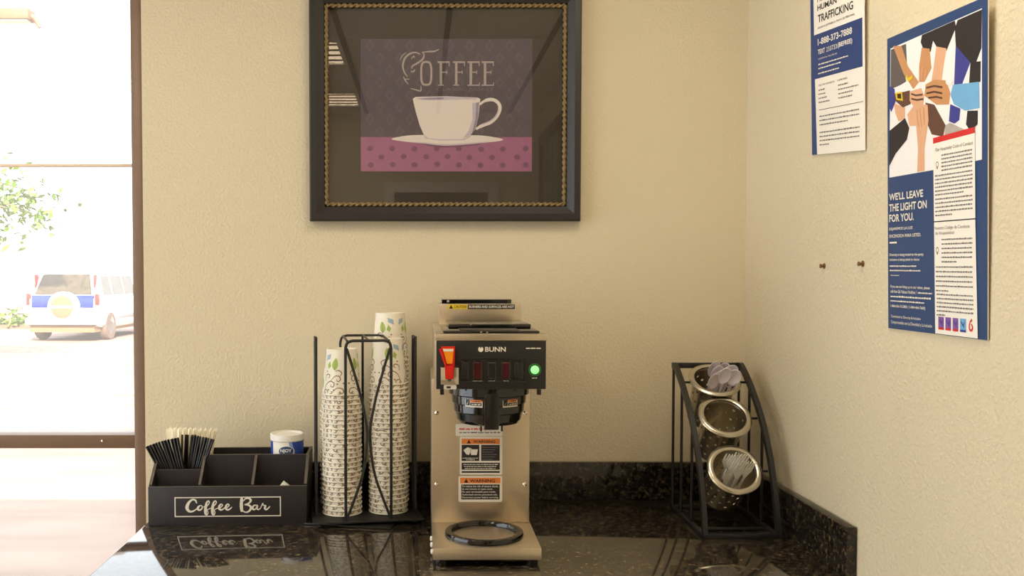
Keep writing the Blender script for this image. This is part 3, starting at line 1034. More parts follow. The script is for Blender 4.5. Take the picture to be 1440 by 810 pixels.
S2 = sheet((.8340, -.7345, 1.3955), (.8325, -1.0245, 1.3945), (.8235, -1.0225, 1.8950), (.8230, -.7345, 1.9050))
po = thing('code_of_conduct_poster', 'large blue poster of stacked hands and conduct code on the right wall', 'poster', (.83, -.88, 1.65))
board(S2, 1, .0018, 'navy', 'paper').build('poster_sheet', po, world=True)
ph = MB()
ph.poly(S2, [(.041, .962), (.953, .970), (.953, .53), (.499, .523), (.021, .522)], 'p_white', .0002)
PH = [('p_grey', [(0.046, 0.958), (0.221, 0.957), (0.23, 0.889), (0.289, 0.838), (0.164, 0.827), (0.039, 0.823)]),
      ('p_black', [(0.715, 0.943), (0.74, .965), (0.953, 0.967), (0.949, 0.855), (0.905, 0.819), (0.845, 0.825), (0.723, 0.89)]),
      ('p_black', [(0.379, 0.943), (0.392, 0.964), (0.716, 0.967), (0.726, 0.945), (0.638, 0.885), (0.539, 0.91), (0.506, 0.932), (0.482, 0.899), (0.401, 0.922)]),
      ('p_blue', [(0.723, 0.89), (0.855, 0.824), (0.781, 0.766), (0.708, 0.773)]),
      ('p_black', [(0.855, 0.824), (0.944, 0.818), (0.942, 0.758), (0.843, 0.761)]),
      ('skin1', [(0.083, 0.772), (0.21, 0.747), (0.208, 0.709), (0.131, 0.707), (0.094, 0.74)]),
      ('skin2', [(0.073, 0.967), (0.171, 0.956), (0.242, 0.88), (0.361, 0.816), (0.3, 0.799), (0.191, 0.862)]),
      ('skin2', [(0.39, 0.924), (0.471, 0.911), (0.491, 0.847), (0.42, 0.811), (0.361, 0.816), (0.363, 0.868)]),
      ('skin1', [(0.539, 0.91), (0.638, 0.892), (0.614, 0.849), (0.59, 0.795), (0.489, 0.804), (0.514, 0.852)]),
      ('p_lblue', [(0.698, 0.774), (0.932, 0.759), (0.936, 0.682), (0.809, 0.685), (0.706, 0.714), (0.675, 0.745)]),
      ('p_blue', [(.03, .835), (.09, .82), (.10, .775), (.05, .745), (.03, .76)]),
      ('skin3', [(0.085, 0.803), (0.263, 0.799), (0.273, 0.753), (0.185, 0.749), (0.097, 0.779)]),
      ('p_black', [(0.03, 0.683), (0.208, 0.712), (0.256, 0.675), (0.229, 0.639), (0.1, 0.6), (0.023, 0.561)]),
      ('skin3', [(0.428, 0.744), (0.52, 0.729), (0.628, 0.656), (0.605, 0.622), (0.493, 0.637), (0.453, 0.669)]),
      ('skin1', [(0.309, 0.746), (0.451, 0.735), (0.46, 0.683), (0.417, 0.597), (0.418, 0.525), (0.339, 0.525), (0.35, 0.601), (0.33, 0.677), (0.257, 0.682), (0.234, 0.722)]),
      ('skin2', [(0.431, 0.802), (0.523, 0.808), (0.634, 0.794), (0.675, 0.752), (0.663, 0.717), (0.542, 0.727), (0.418, 0.767)]),
      ('skin1', [(0.262, 0.795), (0.384, 0.795), (0.418, 0.767), (0.405, 0.738), (0.309, 0.739), (0.261, 0.765)]),
      ('p_plaid', [(0.628, 0.656), (0.672, 0.66), (0.838, 0.621), (0.817, 0.616), (0.616, 0.62)]),
      ('p_blue', [(0.674, 0.717), (0.768, 0.695), (0.757, 0.661), (0.714, 0.654), (0.661, 0.665)]),
      ('p_black', [(0.83, 0.683), (0.92, 0.676), (0.919, 0.636), (0.858, 0.62), (0.818, 0.643)]),
      ('yellow', [(0.098, 0.806), (0.175, 0.803), (0.186, 0.771), (0.11, 0.782)]),
      ('p_black', [(0.12, 0.80), (0.165, 0.798), (0.168, 0.78), (0.125, 0.785)])]
for k, (mt_, pts) in enumerate(PH):
    ph.poly(S2, pts, mt_, .0003 + k * .00002)
# fingers between the stacked hands
for pts, mt_ in (([(.28, .786), (.33, .776), (.40, .772)], 'skin3'), ([(.28, .77), (.34, .76), (.41, .757)], 'skin3'), ([(.44, .79), (.52, .788), (.6, .776)], 'skin3'),
                 ([(.44, .772), (.52, .77), (.6, .757)], 'skin3'), ([(.46, .756), (.54, .752), (.6, .742)], 'skin3'), ([(.37, .73), (.38, .70), (.39, .67)], 'skin2'),
                 ([(.41, .728), (.415, .70), (.42, .675)], 'skin2'), ([(.34, .73), (.345, .70), (.36, .67)], 'skin2'), ([(.40, .86), (.39, .84), (.385, .82)], 'skin1'),
                 ([(.43, .85), (.43, .835), (.42, .815)], 'skin1')):
    ph.ribbon(S2, pts, .006, mt_, .0009)
ph.ribbon(S2, [(.225, .85), (.25, .835), (.29, .84)], .012, 'yellow', .001)
ph.ellipse(S2, .668, .79, .035, .014, 'p_white', .001)
ph.build('printed_photo', po, world=True)
pp = MB()
pp.poly(S2, [(.510, .606), (.898, .612), (.903, .34), (.924, .002), (.529, .002)], 'paper', .0011)
pp.rect(S2, .508, .356, .908, .3595, 'ink', .0013)
pp.build('printed_panel', po, world=True)
MB().poly(S2, [(.510, .606), (.510, .624), (.898, .630), (.898, .612)], 'redprint', .0012).build('red_strip', po, world=True)
lt2 = MB()
T = lambda b, u0, v0, u1, v1, bold=.02, m_='pale': lt2.text(S2, b, u0, v0, u1, v1, m_, .0006, bold)
T("WE'LL LEAVE", .021, .442, .403, .467, .022)
T("THE LIGHT ON", .021, .404, .440, .430, .022)
T("FOR YOU.", .022, .368, .302, .394, .022)
T("DEJAREMOS LA LUZ", .021, .337, .290, .349, .012)
T("ENCENDIDA PARA USTED.", .023, .314, .380, .325, .012)
lt2.rect(S2, .025, .294, .109, .300, 'pale', .0006)
T("Diversity is being invited to the party;", .023, .248, .405, .260, .012)
T("inclusion is being asked to dance.", .025, .232, .365, .243, .012)
lt2.words(S2, .026, .214, .330, .005, 'pale', 11, .0006)
lt2.words(S2, .026, .199, .372, .005, 'pale', 12, .0006)
lt2.words(S2, .037, .183, .137, .003, 'pale', 13, .0006)
T("If you are not living up to our values, please", .034, .139, .470, .151, .012)
T("call the G6 Values Hotline /", .034, .124, .330, .135, .012)
lt2.words(S2, .345, .126, .493, .005, 'pale', 14, .0006)
lt2.words(S2, .033, .109, .481, .006, 'pale', 15, .0006)
lt2.words(S2, .033, .094, .412, .005, 'pale', 16, .0006)
T("1-866-G6-15-2005 ( 1-844-464-7600)", .035, .072, .423, .084, .014)
T("Committed to Diversity & Inclusion", .039, .036, .372, .048, .004)
T("Comprometidos con La Diversidad y La Inclusión", .039, .015, .492, .029, .004)
lt2.build('lettering', po, world=True)
l3 = MB()
l3.text(S2, 'Our Hospitality Code of Conduct', .533, .576, .883, .590, 'grey_ink', .0014)
l3.text(S2, 'Nuestro Código de Conducta', .527, .329, .855, .343, 'grey_ink', .0014)
l3.text(S2, 'de Hospitalidad', .531, .313, .712, .326, 'grey_ink', .0014)
sd = 100
for (a, b, e, v0, v1, n) in ((.593, .877, .875, .515, .562, 5), (.530, .880, .80, .440, .500, 6), (.531, .880, .697, .375, .426, 5),
                             (.594, .879, .737, .228, .298, 6), (.537, .883, .66, .137, .212, 6), (.546, .887, .629, .060, .125, 6)):
    for k in range(n):
        sd += 1
        v = v1 + (v0 - v1) * k / (n - 1)
        l3.words(S2, a, v, b, .0052, 'grey_ink', sd, .0014, e if k == n - 1 else None)
l3.build('small_print', po, world=True, kind='stuff')
for v in (.538, .268):
    ic = MB().ribbon(S2, [(.552 + .012 * cos(t), v + .008 * sin(t)) for t in [2 * pi * k / 14 for k in range(14)]], .003, 'grey_ink', .0014, True)
    ic.rect(S2, .546, v - .014, .558, v - .008, 'grey_ink', .0014)
    ic.build('bulb_icon', po, world=True)
for x0, x1, m_ in ((.561, .616, 'p_purple'), (.630, .684, 'p_purple'), (.700, .752, 'p_purple'), (.767, .823, 'p_lblue')):
    ic = MB().rect(S2, x0, .016, x1, .057, m_, .0014)
    ic.rect(S2, x0 + .002, .016, x1 - .002, .023, 'redprint' if m_ == 'p_purple' else 'p_blue', .0015)
    ic.ribbon(S2, [(x0 + .012, .048), ((x0 + x1) / 2, .036), (x1 - .012, .048), (x1 - .02, .03)], .006, 'p_blue', .0016)
    ic.build('printed_icon', po, world=True)
MB().text(S2, '6', .846, .020, .886, .060, 'redprint', .0014, .03).text(S2, '6', .858, .027, .875, .051, 'paper', .0015, -.005).build('printed_icon', po, world=True)

S1 = sheet((.8340, -.4029, 1.7442), (.8325, -.6401, 1.7231), (.8270, -.6400, 1.9700), (.8275, -.4030, 1.9930))
pt = thing('hotline_poster', 'narrow white and blue hotline notice hung crooked near the corner, top cut off', 'poster', (.83, -.52, 1.85))
board(S1, 1.42, .0012, 'paper', 'paper').build('poster_sheet', pt, world=True)
b1 = MB()
b1.poly(S1, [(0, 0), (.108, 0), (.075, .70), (.064, 1.41), (0, 1.41)], 'navy_d', .0002)
b1.rect(S1, .07, .632, .970, 1.0, 'navy_d', .0002)
b1.build('blue_panel', pt, world=True)
l1 = MB()
l1.text(S1, 'HUMAN', .146, 1.190, .522, 1.238, 'ink', .0004, .018)
l1.text(S1, 'TRAFFICKING', .156, 1.090, .816, 1.155, 'ink', .0004, .018)
l1.text(S1, 'HELP STOP', .146, 1.262, .62, 1.31, 'ink', .0004, .0)
l1.text(S1, 'AYUDA A DETENER LA TRATA DE PERSONAS', .149, 1.040, .841, 1.056, 'ink', .0004)
l1.text(S1, '1-888-373-7888', .148, .905, .796, .958, 'pale', .0004, .022)
l1.text(S1, 'TEXT', .148, .830, .290, .869, 'pale', .0004, .022)
l1.text(S1, '233733', .315, .830, .520, .868, 'pale', .0004, 0)
l1.text(S1, '(BEFREE)', .535, .824, .798, .872, 'pale', .0004, .022)
l1.text(S1, 'CONFIDENTIAL TOLL FREE 24/7', .153, .785, .526, .797, 'pale', .0004)
for k, (a, v, b) in enumerate(((.158, .740, .736), (.155, .707, .600), (.150, .666, .569))):
    l1.words(S1, a, v, b, .011, 'pale', 40 + k, .0004)
l1.text(S1, 'CALL THE HOTLINE TO:', .156, .566, .473, .580, 'ink', .0004)
l1.text(S1, 'LLAME PARA:', .525, .569, .709, .583, 'ink', .0004)
for k, e in enumerate((.275, .29, .32, .373)):
    l1.words(S1, .153, .528 - k * .034, e, .011, 'grey_ink', 50 + k, .0004)
for k, e in enumerate((.715, .90, .80, .794)):
    l1.words(S1, .538, .530 - k * .034, e, .011, 'grey_ink', 60 + k, .0004)
l1.rect(S1, .158, .366, .980, .370, 'ink', .0004)
for k, (v, e) in enumerate(((.309, .908), (.274, .91), (.239, .718), (.175, .916), (.141, .91), (.107, .916), (.073, .372))):
    l1.words(S1, .165, v, e, .012, 'grey_ink', 70 + k, .0004)
l1.build('lettering', pt, world=True)

for k, (y, z, lb) in enumerate(((-.4654, 1.5082, 'tiny wall anchor screw nearer the corner, left of the big poster'),
                                (-.6315, 1.5108, 'tiny wall anchor screw nearest the big blue poster'))):
    sc_ = thing('wall_screw', lb, 'screw', (XR, y, z))
    mx = Matrix.Rotation(-pi / 2, 4, 'Y')
    MB().lathe([(0, 0), (.006, 0), (.006, .0015), (.003, .002), (.003, .007), (0, .007)], 'screw', 10, mtx=mx).build('anchor', sc_)
    MB().lathe([(0, .007), (.0045, .007), (.0045, .009), (0, .0105)], 'screw', 10, mtx=mx).build('screw_head', sc_)

# framed panel on the right wall behind the camera, mirrored in the picture glass
fp = thing('wall_panel', 'dark framed grey green picture on the right wall, mirrored in the picture glass', 'picture', (XR, -3.40, 1.62))
g = MB()
for a, b, z0, z1 in ((-.55, -.48, -.80, .80), (.48, .55, -.80, .80), (-.48, .48, -.80, -.73), (-.48, .48, .73, .80)):
    g.rbox(-.03, -.002, a, b, z0, z1, 'frame', .004)
g.build('frame', fp)
g = MB()
for k in range(8):
    g.box(-.010 - .006 * (k % 2), -.003, -.48 + k * .12, -.48 + (k + 1) * .12 - .006, -.73, .73, 'green_pic')
g.build('picture_sheet', fp)

# ------------------------------------------------------------------ coffee maker
cm = thing('coffee_maker', 'stainless and black commercial coffee maker with lit green button in the counter centre', 'coffee maker', (.134, -.34, CT))
W = dict(world=True)
mb = MB().rbox(.0265, .2420, -.5626, -.115, .9245, .9480, 'steel_h', .0015)
mb.build('base', cm, **W)
for x in (.045, .224):
    for y in (-.545, -.135):
        MB().lathe([(.011, 0), (.013, .003), (.013, .0145), (0, .0145)], 'gloss', 16, (x, y, CT)).build('foot', cm, **W)
MB().box(.034, .236, -.552, -.125, .9190, .9246, 'gloss').build('base_pan', cm, **W)
# tower
tw = MB().rbox(.0262, .2400, -.3730, -.115, .9480, 1.2640, 'steel', .002)
two = tw.build('tower', cm, **W)
for x in (.0375, .2300):
    for z in (1.0330, 1.1890):
        MB().lathe([(.0045, 0), (.0045, .0012), (.002, .0032), (0, .0035)], 'chrome', 12,
                   mtx=Matrix.Translation((x, -.3730, z)) @ Matrix.Rotation(pi / 2, 4, 'X')).build('screw', two, **W)
# hood
hd_ = MB().rbox(.0322, .2496, -.5575, -.115, 1.2640, 1.3600, 'steel', .0015)
hood = hd_.build('hood', cm, **W)
MB().rbox(.0305, .2525, -.5610, -.115, 1.3602, 1.3735, 'steel_h', .0015).build('hood_lip', hood, **W)
for x in (.0445, .2365):
    MB().rbox(x - .004, x + .004, -.556, -.548, 1.2525, 1.2645, 'blackp', .001).build('hood_tab', hood, **W)
MB().rbox(.0470, .2385, -.545, -.30, 1.3736, 1.3785, 'gloss', .0015).rbox(.080, .20, -.53, -.32, 1.3786, 1.3795, 'blackp', .0004).build('deck_lid', cm, **W)
MB().rbox(.0600, .2320, -.455, -.265, 1.3787, 1.3872, 'gloss', .002).build('deck_lid', cm, **W)
for x, y, z in ((.1065, -.456, 1.386), (.122, -.546, 1.3765), (.134, -.546, 1.3755)):
    MB().lathe([(0, 0), (.002, 0), (.002, .0015), (0, .002)], 'chrome', 8, mtx=Matrix.Translation((x, y, z)) @ Matrix.Rotation(pi / 2, 4, 'X')).build('lid_rivet', cm, **W)
MB().rbox(.0460, .2360, -.2280, -.1150, 1.3736, 1.4225, 'steel_h', .002).build('tank_cover', cm, **W)
MB().prism([(.052, -.222), (.205, -.222), (.215, -.212), (.215, -.130), (.052, -.130)], 1.4226, 1.4320, 'gloss').build('fill_lid', cm, **W)
MB().lathe([(0, 0), (.0032, 0), (.0032, .002), (0, .003)], 'chrome', 10, mtx=Matrix.Translation((.0665, -.2222, 1.4275)) @ Matrix.Rotation(pi / 2, 4, 'X')).build('lid_rivet', cm, **W)
# caution strip on the tank cover
SC1 = flat((.0460, -.2280, 1.3736), (1, 0, 0), (0, 0, 1), (0, -1, 0))
k_ = 2.149 / 1300
c0 = lambda x, y: (28 * k_ + (x - 618) * k_ - .046, (457 - y) * k_)
cs_ = MB()
a, b = c0(630, 435), c0(657, 428.5)
cs_.rect(SC1, a[0], a[1], b[0], b[1], 'yellow', .0003)
a2, b2 = c0(658, 435), c0(724, 428.5)
cs_.rect(SC1, a2[0], a2[1], b2[0], b2[1], 'ink', .0003)
cs_.poly(SC1, [(a[0] + .002, a[1] + .001), (a[0] + .012, a[1] + .001), (a[0] + .007, b[1] - .001)], 'ink', .0005)
cs_.text(SC1, 'CAUTION', a[0] + .0145, a[1] + .0025, b[0] - .002, b[1] - .002, 'ink', .0005, .02)
cs_.text(SC1, 'BURNERS AND SURFACES ARE HOT', a2[0] + .003, a2[1] + .0025, b2[0] - .002, b2[1] - .0025, 'pale', .0005, .015)
cs_.build('caution_sticker', cm, **W)
# fascia
MB().rbox(.0330, .2492, -.5600, -.5574, 1.2645, 1.3598, 'fascia', .001).build('fascia', cm, **W)
fs_ = .2175 / 155.0
SF = flat((.0322, -.5600, 1.2633), (1, 0, 0), (0, 0, 1), (0, -1, 0))
F = lambda x, y: ((x - 613) * fs_, (548 - y) * fs_)


def fr(mb_, x0, y0, x1, y1, mt, off):
    a, b = F(x0, y1), F(x1, y0)
    return mb_.rect(SF, a[0], a[1], b[0], b[1], mt, off)


def fbox(x0, y0, x1, y1, d0, d1, mt, r=.0008):
    a, b = F(x0, y1), F(x1, y0)
    return MB().rbox(.0322 + a[0], .0322 + b[0], -.56 - d1, -.56 - d0, 1.2633 + a[1], 1.2633 + b[1], mt, r)


lg = MB()
cu, cv = F(676, 491)
lg.poly(SF, [(cu + .0052 * cos(t), cv + .0052 * sin(t)) for t in [pi / 2 + .35 + (2 * pi - .7) * k / 18 for k in range(19)]] + [(cu, cv + .0012)], 'pale', .0004)
a, b = F(682, 494.4), F(711, 487.6)
lg.text(SF, 'BUNN', a[0], a[1], b[0], b[1], 'pale', .0004, .02)
lg.build('lettering', cm, **W)
sm = MB()
a, b = F(739.5, 490), F(761, 490)
sm.words(SF, a[0], F(0, 490.3)[1], b[0], .0022, 'pale', 5)
for x0, x1 in ((665, 681), (687, 696), (708, 715)):
    sm.words(SF, F(x0, 0)[0], F(0, 537)[1], F(x1, 0)[0], .0028, 'pale', int(x0))
sm.words(SF, F(748, 0)[0], F(0, 532)[1], F(756, 0)[0], .0018, 'pale', 9)
sm.build('small_print', cm, kind='stuff', **W)
sw = MB()
for x0, y0, x1, y1 in ((646, 503.5, 739, 505), (646, 536, 739, 537.2), (646, 505, 647.2, 536), (737.8, 505, 739, 536)):
    a, b = F(x0, y1), F(x1, y0)
    sw.rbox(.0322 + a[0], .0322 + b[0], -.5612, -.5598, 1.2633 + a[1], 1.2633 + b[1], 'blackp', .0003)
sw.build('switch_frame', cm, **W)
for x0, x1, kind in ((648, 659.5, 'blank'), (664.5, 678, 'red'), (685, 698, 'black'), (704, 717.5, 'red'), (722, 735.5, 'blank')):
    p = fbox(x0, 507, x1, 534, .0, .0022, 'gloss').build('switch_bezel', cm, **W)
    if kind == 'blank':
        fbox(x0 + 1.6, 509, x1 - 1.6, 532, .0022, .0030, 'fascia').build('blank_plate', p, **W)
    else:
        a, b = F(x0 + 2, 532), F(x1 - 2, 509.5)
        X0, X1, Z0, Z1 = .0322 + a[0], .0322 + b[0], 1.2633 + a[1], 1.2633 + b[1]
        zm = Z0 + (Z1 - Z0) * .45
        r = MB()
        r.prism([(-.5622, Z0), (-.5668, Z0 + .001), (-.5642, zm), (-.5632, Z1 - .001), (-.5622, Z1)], X0, X1, 'redlens' if kind == 'red' else 'blackp',
                mtx=Matrix(((0, 0, 1, 0), (1, 0, 0, 0), (0, 1, 0, 0), (0, 0, 0, 1))))
        r.build('rocker_switch', p, **W, label='dark red rocker switch' if kind == 'red' else None)
bx, bz = .0322 + F(752, 0)[0], 1.2633 + F(0, 519.8)[1]
rx = Matrix.Translation((bx, -.5600, bz)) @ Matrix.Rotation(pi / 2, 4, 'X')
bt = MB().lathe([(.0125, -.0005), (.0125, .001), (.0105, .0018), (.0085, .0018), (.0085, -.0005)], 'green_dk', 24, mtx=rx, close=True).build('button_bezel', cm, **W)
MB().lathe([(0, .0), (.0082, .0), (.0082, .002), (.006, .003), (0, .0033)], 'green_on', 24, mtx=rx).build('green_button', bt, **W, label='green lit push button')
# faucet
fbox(619.5, 516.5, 645, 540.5, .0, .004, 'chrome', .001).build('faucet_plate', cm, **W, label='shiny metal plate')
fh = MB()
bk = lambda x, y: (F(x, y)[0] + .0322, F(x, y)[1] + 1.2633)
TOX = Matrix(((1, 0, 0, 0), (0, 0, -1, 0), (0, 1, 0, 0), (0, 0, 0, 1)))      # (x, z, depth) -> world


def fprism(pts, d0, d1, mt):
    return MB().prism([bk(*p) for p in pts], .56 + d0, .56 + d1, mt, mtx=TOX)


fprism([(620, 486.5), (639.5, 486.5), (639, 508), (637.5, 532), (626, 532), (625, 510)], .0042, .013, 'red').build('faucet_handle', cm, **W, label='red and amber plastic faucet lever')
fh_ = bpy.data.objects['faucet_handle']
fprism([(617, 490), (620.5, 489), (628.5, 514), (625.5, 514)], .0135, .0185, 'red').build('lever_rib', fh_, **W)
fprism([(622, 489), (637.6, 489), (635.6, 510), (628, 510)], .0132, .0165, 'amber').build('amber_insert', fh_, **W)
fprism([(627, 513), (636.5, 513), (636, 531), (627.5, 531)], .0132, .0185, 'red').build('lever_tip', fh_, **W)
tp = MB()
Sx = flat((.0322, -.56 - .0166, 1.2633), (1, 0, 0), (0, 0, 1), (0, -1, 0))
tp.poly(Sx, [F(622.4, 489.6), F(637.2, 489.6), F(636.8, 493), F(623.2, 493)], 'pale', .0002)
tp.build('lever_mark', fh_, **W)
fl = MB().rrect(SF, F(624, 0)[0], F(0, 547.3)[1], F(642, 0)[0], F(0, 541)[1], .002, 'pale', .0003)
fl.words(SF, F(628, 0)[0], F(0, 546)[1], F(639, 0)[0], .0045, 'ink', 21, .0005)
fl.build('faucet_sticker', cm, **W)
# brew funnel
FX, FY = .1434, -.470
kz = 1.86 / 1300
prof = [(.060, 1.2636), (.0835, 1.2636), (.0835, 1.2470), (.0775, 1.2440), (.0765, 1.2285), (.0735, 1.2260), (.0725, 1.2110), (.0695, 1.2085),
        (.0660, 1.1930), (.0630, 1.1905), (.0600, 1.1860), (.030, 1.1835), (.0, 1.1830)]
MB().lathe(prof, 'gloss', 48, (FX, FY, 0)).build('brew_funnel', cm, **W, label='black stepped brew funnel')
fun = bpy.data.objects['brew_funnel']
MB().rbox(FX - .0135, FX + .0135, FY - .0930, FY - .055, 1.1835, 1.2550, 'blackp', .003).build('funnel_handle', fun, **W)
MB().rbox(FX - .0150, FX - .0128, FY - .0945, FY - .055, 1.1830, 1.2470, 'gloss', .0008).build('handle_rib', fun, **W)
for x in (-.019, .023):
    MB().rbox(FX + x - .0018, FX + x + .0018, FY - .050, FY - .042, 1.1735, 1.1850, 'gloss', .0008).build('funnel_foot', fun, **W)
MB().lathe([(.011, 1.1835), (.009, 1.178), (.004, 1.174), (0, 1.174)], 'gloss', 16, (FX, FY - .03, 0)).build('drip_spout', fun, **W)
CS = cyl(FX, FY, .0765, 0)


def warn_small(u0, u1, z0, z1):
    w = MB()
    n = 6
    w.rect(CS, u0, z0, u1, z1, 'pale', .0006, n)
    um = u0 + (u1 - u0) * .32
    w.rect(CS, um, z0 + (z1 - z0) * .58, u1 - .002, z1 - .002, 'orange', .0009, n)
    w.rect(CS, um, z0 + .003, u1 - .002, z0 + (z1 - z0) * .52, 'ink', .0009, n)
    w.rect(CS, u0 + .0015, z0 + .003, um - .001, z1 - .0025, 'ink', .0009, 3)
    w.poly(CS, [(u0 + .003, z0 + .004), (u0 + .008, z1 - .006), (um - .003, z1 - .004), (um - .006, z0 + .006)], 'pale', .0011)
    w.words(CS, um + .006, z1 - (z1 - z0) * .34, u1 - .005, .002, 'ink', 31, .0011)
    w.words(CS, um + .003, z0 + .0045, u1 - .004, .0025, 'pale', 32, .0011)
    return w


warn_small(-.0560, -.0180, 1.2255, 1.2425).build('warning_sticker', fun, **W)
warn_small(.0225, .0585, 1.2255, 1.2425).build('warning_sticker', fun, **W)
# tower stickers
STW = flat((0, -.3730, 0), (1, 0, 0), (0, 0, 1), (0, -1, 0))
kt = 2.004 / 1300
TW = lambda x, y: ((x - 590) * kt, 1.492 - (y - 385) * kt - .0018)


def tr_(w, x0, y0, x1, y1, mt, off):
    a, b = TW(x0, y1), TW(x1, y0)
    return w.rect(STW, a[0], a[1], b[0], b[1], mt, off)


def tt_(w, s, x0, y0, x1, y1, mt, off=.0008, bold=.01):
    a, b = TW(x0, y1), TW(x1, y0)
    return w.text(STW, s, a[0], a[1], b[0], b[1], mt, off, bold)


w = MB()
a, b = TW(641, 613), TW(707, 596)
w.rrect(STW, a[0], a[1], b[0], b[1], .002, 'pale', .0003)
w.words(STW, TW(646, 0)[0], TW(0, 609)[1], TW(704, 0)[0], .003, 'grey_ink', 4, .0005)
w.words(STW, TW(646, 0)[0], TW(0, 604)[1], TW(704, 0)[0], .003, 'redprint', 6, .0005)
w.build('rating_sticker', two, **W)
w = MB()
a, b = TW(647, 668), TW(707, 614)
w.rrect(STW, a[0], a[1], b[0], b[1], .003, 'pale', .0003)
tr_(w, 649.5, 617, 703.5, 624.5, 'orange', .0005)
w.poly(STW, [TW(657, 623.5), TW(662.5, 623.5), TW(659.7, 618)], 'ink', .0008)
tt_(w, 'WARNING', 666, 619, 697, 623, 'ink', .0008, .02)
tr_(w, 649.5, 625.5, 674.5, 648.5, 'ink', .0005)
tr_(w, 677, 625.5, 703.5, 648.5, 'grey_ink', .0005)
tr_(w, 677.6, 626, 703, 648, 'ink', .0006)
tr_(w, 649.5, 651, 703.5, 661, 'ink', .0005)
tr_(w, 649.5, 663, 703.5, 665.5, 'ink', .0005)
w.poly(STW, [TW(652, 633), TW(658, 629), TW(664, 631), TW(660, 640), TW(656, 639)], 'pale', .0008)
w.poly(STW, [TW(661, 632), TW(672.5, 632), TW(671, 640), TW(663, 640)], 'pale', .0008)
for k, (y, x0, x1) in enumerate(((645, 651, 673), (647.3, 656, 668))):
    w.words(STW, TW(x0, 0)[0], TW(0, y)[1], TW(x1, 0)[0], .0018, 'pale', 200 + k, .0008)
for k in range(6):
    w.words(STW, TW(679, 0)[0], TW(0, 629.5 + k * 3.4)[1], TW(700 - 3 * (k % 3), 0)[0], .0014, 'grey_ink', 210 + k, .0008)
for k in range(3):
    w.words(STW, TW(652 + k, 0)[0], TW(0, 654 + k * 2.8)[1], TW(701 - k, 0)[0], .0018, 'pale', 220 + k, .0008)
w.build('warning_sticker', two, **W)
w = MB()
a, b = TW(645, 707), TW(707, 670)
w.rrect(STW, a[0], a[1], b[0], b[1], .004, 'pale', .0003)
tr_(w, 647.5, 672.5, 704.5, 680.5, 'orange', .0005)
w.poly(STW, [TW(653, 679.5), TW(659, 679.5), TW(656, 673.5)], 'ink', .0008)
tt_(w, 'WARNING', 661, 674.5, 697, 679, 'ink', .0008, .02)
tr_(w, 649, 682, 703.5, 703.5, 'ink', .0005)
for k, (s_, x1) in enumerate((('To reduce the risk of electric shock,', 701.5), ('do not remove or open cover.', 694), ('No user serviceable parts inside.', 698),
                              ('Authorized service personnel only.', 700.5), ('Disconnect power before servicing.', 702))):
    tt_(w, s_, 650, 683.2 + k * 4.0, x1, 686.4 + k * 4.0, 'pale', .0008, .012)
w.build('warning_sticker', two, **W)
# warmer ring and side buttons
MB().lathe([(.0815, .9482), (.0825, .9535), (.0805, .9580), (.0745, .9595), (.0680, .9580), (.0655, .9530), (.0650, .9482)], 'gloss', 56, (.1345, -.4690, 0), close=True).build('warmer_ring', cm, **W)
MB().lathe([(0, .9481), (.0648, .9481), (.0648, .9490), (0, .9490)], 'steel_h', 48, (.1345, -.4690, 0)).build('warmer_plate', cm, **W)
ring = bpy.data.objects['warmer_ring']
for a in (-2.2, 2.4, .9, -.8):
    MB().lathe([(.003, .9596), (.003, .9603), (0, .9606)], 'chrome', 8, (.1345 + .0735 * cos(a), -.4690 + .0735 * sin(a), 0)).build('ring_rivet', ring, **W)

for y in (-.545, -.500, -.455):
    MB().lathe([(.0055, 0), (.0055, .003), (.003, .0045), (0, .0045)], 'plastic', 12, mtx=Matrix.Translation((.0264, y, .9365)) @ Matrix.Rotation(-pi / 2, 4, 'Y')).build('side_button', cm, **W)

# ------------------------------------------------------------------ coffee bar organizer
ob = thing('organizer_box', 'black wooden coffee station organizer with white script on its front', 'organizer', (-.6255, -.2635, CT), radians(1.9))
OM = PM[ob.name]
BW, BD, BH, FH = .364, .170, .151, .0905


def yz(mb_, pts, x0, x1, mt):
    """outline in (depth, height) extruded along x"""
    return mb_.prism(pts, x0, x1, mt, mtx=Matrix(((0, 0, 1, 0), (1, 0, 0, 0), (0, 1, 0, 0), (0, 0, 0, 1))))


def capline(mb_, a, b, x0, x1):
    """paler top edge from a to b (depth, height)"""
    d = Vector((b[0] - a[0], b[1] - a[1])).normalized()
    n = Vector((-d.y, d.x)) * .0005
    return yz(mb_, [a, b, (b[0] + n.x, b[1] + n.y), (a[0] + n.x, a[1] + n.y)], x0, x1, 'boxe')


E_ = MB().rbox(0, BW, 0, .008, 0, FH, 'boxw', .0008)
E_.box(.0, BW, .0006, .0078, FH, FH + .0004, 'boxe')
front = E_.build('front_panel', ob)
slope = [(.0082, 0), (BD, 0), (BD, BH), (.078, BH), (.0082, FH + .004)]
for x0 in (0, BW - .007):
    e = MB()
    yz(e, slope, x0, x0 + .007, 'boxw')
    capline(e, slope[4], slope[3], x0, x0 + .007)
    capline(e, slope[3], slope[2], x0, x0 + .007)
    e.build('side_panel', ob)
e = MB()
yz(e, [(.0082, .006), (BD - .0082, .006), (BD - .0082, BH), (.078, BH), (.0082, FH + .003)], .1130, .1190, 'boxw')
capline(e, (.0082, FH + .003), (.078, BH), .1130, .1190)
capline(e, (.078, BH), (BD - .0082, BH), .1130, .1190)
e.build('divider', ob)
e = MB()
yz(e, [(.0082, .006), (.0748, .006), (.0748, BH - .002), (.0082, FH + .003)], .2350, .2410, 'boxw')
capline(e, (.0082, FH + .003), (.0748, BH - .002), .2350, .2410)
e.build('divider', ob)
